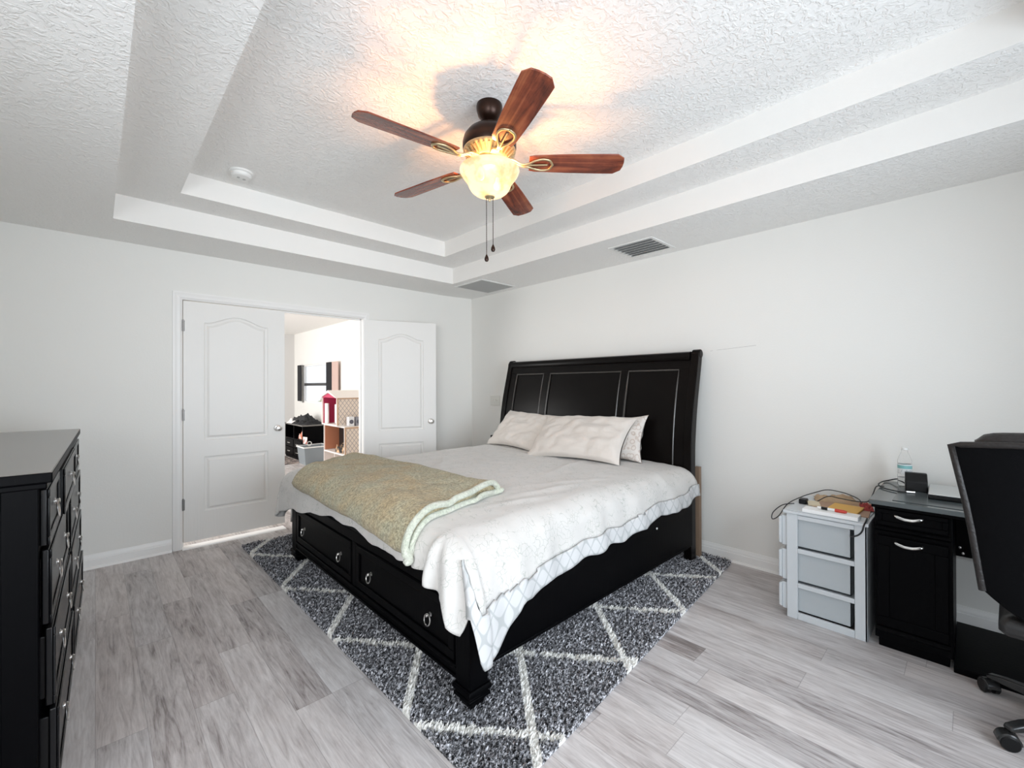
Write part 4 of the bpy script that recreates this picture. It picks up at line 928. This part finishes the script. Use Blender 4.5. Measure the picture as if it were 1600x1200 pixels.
for k in range(5):
    a = math.radians(132+72*k); d = Vector((math.cos(a), math.sin(a), 0)); s = Vector((-d.y, d.x, 0)); c = Vector((2.69,-.335,0)); b = MB()
    def sec(r, w_, z0, z1): p = c+d*r; return [p-s*w_+Vector((0,0,z0)), p+s*w_+Vector((0,0,z0)), p+s*w_*.8+Vector((0,0,z1)), p-s*w_*.8+Vector((0,0,z1))]
    b.loft([sec(.03,.030,.080,.135), sec(.15,.026,.080,.118), sec(.28,.022,.072,.098), sec(.325,.020,.068,.086), sec(.335,.016,.068,.080)], cap0=True, cap1=True)
    leg = obj('leg', b, mat('black_star_base', (.02,.02,.02), .22) if 'black_star_base' not in bpy.data.materials else bpy.data.materials['black_star_base'], oc, bevel=.005)
    ca_ = MB(); wc = c+d*.318; off = d*.012
    ax = (s*math.cos(.5)+d*math.sin(.5)).normalized(); pr_ = ax.cross(Vector((0,0,1)))
    for sg in (-1, 1):
        ctr = wc+off+ax*(sg*.017)+Vector((0,0,.0285)); loops = []
        for q, r in ((-.011,.020), (-.009,.0275), (.006,.0285), (.011,.024)):
            loops.append([tuple(ctr+ax*(q*sg)+(pr_*math.cos(2*PI*j/22)+Vector((0,0,1))*math.sin(2*PI*j/22))*r) for j in range(22)])
        ca_.loft(loops, cap0=True, cap1=True)
    cst = obj('caster', ca_, M['blackpl'], leg)
    hd_ = MB(); loops = []
    for q in (-.024, -.02, .02, .024):
        rr = .034 if abs(q) < .022 else .030
        loops.append([tuple(wc+off+ax*q+Vector((0,0,.0285))+(pr_*math.cos(g_)+Vector((0,0,1))*math.sin(g_))*r2) for r2, gs in ((rr, range(0, 13)), (rr-.004, range(12, -1, -1))) for g_ in [PI*.02+PI*.96*j/12 for j in gs]])
    hd_.loft(loops, cap0=True, cap1=True); hd_.tube([wc+Vector((0,0,.055)), wc+Vector((0,0,.085))], .006, 8)
    obj('caster_hood', hd_, bpy.data.materials['black_star_base'], leg)

# ---------------------------------------------------------------- the hall seen through the doorway
hc = thing('hall_cabinet', 'black media cabinet with drawers under the hall window', 'cabinet', (2.92, 8.8, 0))
b = MB(); b.box(2.70,8.30,.03,3.13,9.30,.05); b.box(2.70,8.30,.05,3.13,8.325,.63); b.box(2.70,9.275,.05,3.13,9.30,.63); b.box(3.11,8.325,.05,3.13,9.275,.63); b.box(2.70,8.325,.36,3.11,9.275,.38); b.box(2.70,8.78,.05,3.11,8.80,.63); b.box(2.71,8.31,0,3.12,9.29,.03)
obj('case', b, M['black'], hc); obj('top', MB().box(2.685,8.285,.63,3.135,9.315,.655), M['blacktop'], hc, bevel=.003)
for ya, yb in ((8.34,8.78),(8.81,9.26)):
    for z0, z1 in ((.06,.20),(.215,.355)):
        d = obj('drawer', MB().box(2.692,ya,z0,2.71,yb,z1), M['black'], hc, bevel=.002)
        obj('handle', MB().tube([(2.69,(ya+yb)/2-.05,(z0+z1)/2),(2.675,(ya+yb)/2-.04,(z0+z1)/2),(2.675,(ya+yb)/2+.04,(z0+z1)/2),(2.69,(ya+yb)/2+.05,(z0+z1)/2)], .006, 6), M['nickel'], d)
crumple('book', 'orange and white picture book in the open shelf of the hall cabinet', 'book', 2.86, 8.56, .381, .2, .3, .17, mat('orange_cover', (.62,.16,.07), .6, var=(9,(.85,.8,.75),.08)), 4.4)
for (nm, lb, cx, cy, z, lx, ly, h, c, sd_) in (('shirt','folded black shirt lowest in the clothes pile on the hall cabinet',2.90,8.62,.655,.36,.55,.07,(.012,.012,.014),1.1),('shirt','crumpled white shirt in the clothes pile on the hall cabinet',2.86,8.95,.655,.30,.50,.10,(.75,.72,.70),2.7),('shirt','dark grey shirt heaped on top of the clothes pile on the cabinet',2.90,8.80,.705,.26,.42,.11,(.03,.03,.032),3.9)):
    crumple(nm, lb, 'shirt', cx, cy, z, lx, ly, h, mat('cloth_'+str(sd_), c, .9), sd_, .2)
tb = thing('storage_tub', 'clear grey plastic tub on the hall floor before the cabinet', 'tub', (2.80, 8.06, 0))
tm = mat('clear_tub_plastic', (.36,.41,.44), .25, **{'Transmission Weight': .35})
def rr_(d, z): return [(2.615-d,7.90-d,z),(2.985+d,7.90-d,z),(2.985+d,8.22+d,z),(2.615-d,8.22+d,z)]
obj('body', MB().loft([rr_(.0,.0), rr_(.028,.30), rr_(.024,.30), rr_(-.006,.006)], cap0=True, cap1=True), tm, tb, bevel=.006)
b = MB(); b.loft([rr_(.040,.292), rr_(.040,.312), rr_(.026,.312), rr_(.026,.292)]); b.loft([rr_(.040,.292), rr_(.026,.292)]); obj('rim', b, M['plastic_w'], tb)
crumple('toy_bag', 'crumpled pink plastic bag lying inside the clear tub', 'bag', 2.86, 7.985, .008, .16, .14, .15, mat('pink_plastic', (.75,.30,.30), .5), 7.3)
sheet(2.66, 8.05, .35, .004, .13, .12, .2, 'picture_card', 'white card with a picture sticking out of the clear tub', 'card', mat('picture_card', (.8,.78,.75), .6, var=(14,(.4,.15,.12),.06)))
solo('toy_ring', 'white plastic toy ring resting on the rim of the clear tub', 'toy', MB().tube([(2.72+.035*math.cos(a), 8.02, .352+.035*math.sin(a)) for a in [2*PI*k/20 for k in range(20)]], .008, 7, closed=True), M['plastic_w'])
solo('hall_rug', 'dark patterned rug on the hall floor by the cabinet', 'rug', MB().box(1.55,8.20,.0005,2.66,10.0,.010), mat('patterned_rug', (.06,.05,.05), .95, var=(14,(.42,.34,.30),.05)))
dh = thing('dollhouse', 'tall white and pink dollhouse standing in the hall behind the bed', 'dollhouse', (2.85, 6.6, 0))
wht = mat('dollhouse_white', (.80,.74,.70), .5); pk = mat('dollhouse_magenta', (.50,.03,.10), .5); tn = mat('dollhouse_tan_edge', (.55,.36,.24), .6); oran = mat('dollhouse_orange', (.55,.22,.12), .6)
def lattice():
    m = mat('lattice_print', (.72,.62,.53), .6); g = NT(m); x, y, z = g.xyz()
    u, v = g.math('MULTIPLY', x, 17), g.math('MULTIPLY', z, 13)
    a = g.math('FRACT', g.math('ADD', u, v)); c = g.math('FRACT', g.math('SUBTRACT', u, v))
    ff = g.math('MAXIMUM', g.math('ABSOLUTE', g.math('SUBTRACT', a, .5)), g.math('ABSOLUTE', g.math('SUBTRACT', c, .5)))
    g.t.links.new(g.mix(g.math('GREATER_THAN', ff, .42), (.74,.63,.54), (.38,.33,.32)), g.p.inputs['Base Color']); return m
lat = lattice()
# lower two floors (open to the left) and the narrower tower on top
XA, XB, YA, YB = 2.56, 3.02, 6.14, 6.92
b = MB()
for z in (.0, .36, .76): b.box(XA, YA, z, XB, YB, z+.022)
b.box(XB-.012, YA, .022, XB, YB, .76); b.box(XA, YB-.014, .022, XB-.012, YB, .76); b.box(XA, 6.50, .022, XB-.012, 6.512, .36); b.box(XA, YA-.002, .022, XA+.02, YA+.016, .76)
obj('lower_floors', b, wht, dh, bevel=.002)
obj('side_wall', MB().box(XA+.02, YA, .022, XB, YA+.012, .76), lat, dh)
TXA, TYA, TYB = 2.50, 6.26, 6.84
b = MB(); b.box(TXA, TYA, .782, XB, TYB, .80); b.box(XB-.012, TYA, .80, XB, TYB, 1.19); b.box(TXA, TYA, .80, TXA+.02, TYA+.02, 1.20); b.box(TXA, TYB-.02, .80, TXA+.02, TYB, 1.20)
obj('tower', b, wht, dh, bevel=.002); obj('tower_side_wall', MB().box(TXA+.02, TYA+.002, .80, XB-.012, TYA+.014, 1.19), lat, dh)
b = MB(); b.box(TXA+.02, TYA+.014, .80, XB-.012, TYA+.022, 1.19); b.box(TXA+.02, TYB-.03, .80, XB-.012, TYB-.02, 1.19); b.box(XB-.022, TYA+.022, .80, XB-.012, TYB-.03, 1.19); b.prism([(TYA+.02,1.19),(TYB-.02,1.19),(TYB-.02,1.205),((TYA+TYB)/2,1.262),(TYA+.02,1.205)], 'x', TXA+.006, TXA+.014)
obj('pink_lining', b, pk, dh)
b = MB(); b.prism([(TYA-.02,1.19),(TYA+.005,1.19),((TYA+TYB)/2,1.265),(TYB-.005,1.19),(TYB+.02,1.19),((TYA+TYB)/2,1.30)], 'x', TXA-.02, XB+.01); obj('roof', b, wht, dh)
for (xa, xb, z0, z1, yy) in ((XA, XB, .022, .77, YA-.006), (TXA, XB, .80, 1.195, TYA-.006)):
    b = MB(); b.box(xa, yy, z0, xa+.022, yy+.006, z1); b.box(xb-.022, yy, z0, xb, yy+.006, z1); b.box(xa+.022, yy, z1-.022, xb-.022, yy+.006, z1); obj('edge_trim', b, tn, dh)
obj('orange_lining', MB().box(XA+.016, YB-.024, .385, XB-.012, YB-.014, .755), oran, dh)
obj('doll_doorway', MB().box(TXA+.03, TYB-.16, .802, TXA+.05, TYB-.045, 1.10), wht, dh)
solo('toy_fridge', 'small white toy fridge inside the pink top floor of the dollhouse', 'toy', MB().box(2.60, 6.42, .801, 2.74, 6.60, 1.09), mat('toy_white', (.75,.74,.74), .4), bevel=.01)
solo('toy_wardrobe', 'tall black toy wardrobe in the middle floor of the dollhouse', 'toy', MB().box(2.75, 6.62, .383, 2.95, 6.80, .72), M['blackpl'], bevel=.005)
crumple('doll_clothes', 'heap of tan and dark cloth on the middle floor of the dollhouse', 'cloth', 2.68, 6.40, .383, .17, .34, .16, mat('doll_cloth', (.02,.02,.02), .9, var=(10,(.6,.38,.22),.06)), 9.2)
for (x, y, z, s, lb, c) in ((2.67, 6.195, .783, .085, 'white toy washing machine on the ledge of the dollhouse', (.74,.74,.76)), (2.775, 6.195, .783, .08, 'grey toy oven at the right end of the dollhouse ledge', (.25,.25,.28))):
    t = thing('toy_appliance', lb, 'toy', (x, y, z)); obj('body', MB().box(-s/2,-s/2,0,s/2,s/2,s*1.6), mat('toy_'+lb[:4], c, .4), t, bevel=.006, world=False)
    obj('round_door', MB().lathe([(0,-s/2-.006),(s*.3,-s/2-.006),(s*.36,-s/2-.002),(s*.36,-s/2)], (0,0,s*.75), 20, 'y'), mat('toy_door', (.10,.10,.13), .3) if 'toy_door' not in bpy.data.materials else bpy.data.materials['toy_door'], t, world=False)
# hall window: frame, sash bars, glass and a dark curtain
wbm = MB(); mfr = mat('dark_window_frame', (.05,.05,.052), .5)
x = HX+.05
for a in ((HW0, HZ0, HW0+.05, HZ1), (HW1-.05, HZ0, HW1, HZ1), (HW0, HZ0, HW1, HZ0+.035), (HW0, HZ1-.03, HW1, HZ1)): wbm.box(x-.03, a[0], a[1], x+.03, a[2], a[3])
wo = struct('window_3', wbm, M['trim'])
b = MB(); b.box(x-.02, HW0+.05, 1.37, x+.02, HW1-.05, 1.425); obj('meeting_rail', b, mfr, wo)
gl = mat('window_glass', (1,1,1), 0, **{'Transmission Weight': 1.0, 'IOR': 1.01}); obj('pane', MB().box(x-.002, HW0+.05, HZ0+.035, x+.002, HW1-.05, HZ1-.03), gl, wo)
def curtain(name, label, y0, y1, z0, z1, m, n=5):
    b = MB(); P = [(HX-.055+.014*math.sin(k/40*2*PI*n), y0+(y1-y0)*k/40) for k in range(41)]; Q = [(px_+.005, py_) for px_, py_ in reversed(P)]
    b.prism(P+Q, 'z', z0, z1); return solo(name, label, 'curtain', b, m, smooth=60)
curtain('curtain', 'dark grey curtain at the right side of the hall window', 7.99, 8.22, .98, 1.80, mat('dark_curtain', (.03,.03,.033), .9))
curtain('curtain', 'pale pink curtain hanging on the hall wall right of the dark one', 7.70, 7.95, 1.02, 1.80, mat('pink_curtain', (.62,.47,.42), .9))
curtain('curtain', 'narrow dark curtain at the left edge of the hall window', 9.62, 9.80, 1.05, 1.80, bpy.data.materials['dark_curtain'], 3)

def bush():
    b = MB()
    def P(u, v):
        a, c = 2*PI*u, PI*v; d = Vector((math.sin(c)*math.cos(a), math.sin(c)*math.sin(a), math.cos(c))); r = 1+.28*fbm(d.x*3, d.y*3, d.z*3, 4)
        return (5.2+d.x*.55*r, 11.6+d.y*2.2*r, .62+d.z*.62*r)
    b.grid(P, 60, 40); return b
solo('bush', 'pale green bush outside the hall window', 'bush', bush(), mat('bush_leaves', (.16,.20,.05), .8, var=(16,(.42,.40,.16),.08)), smooth=50, merge=True)
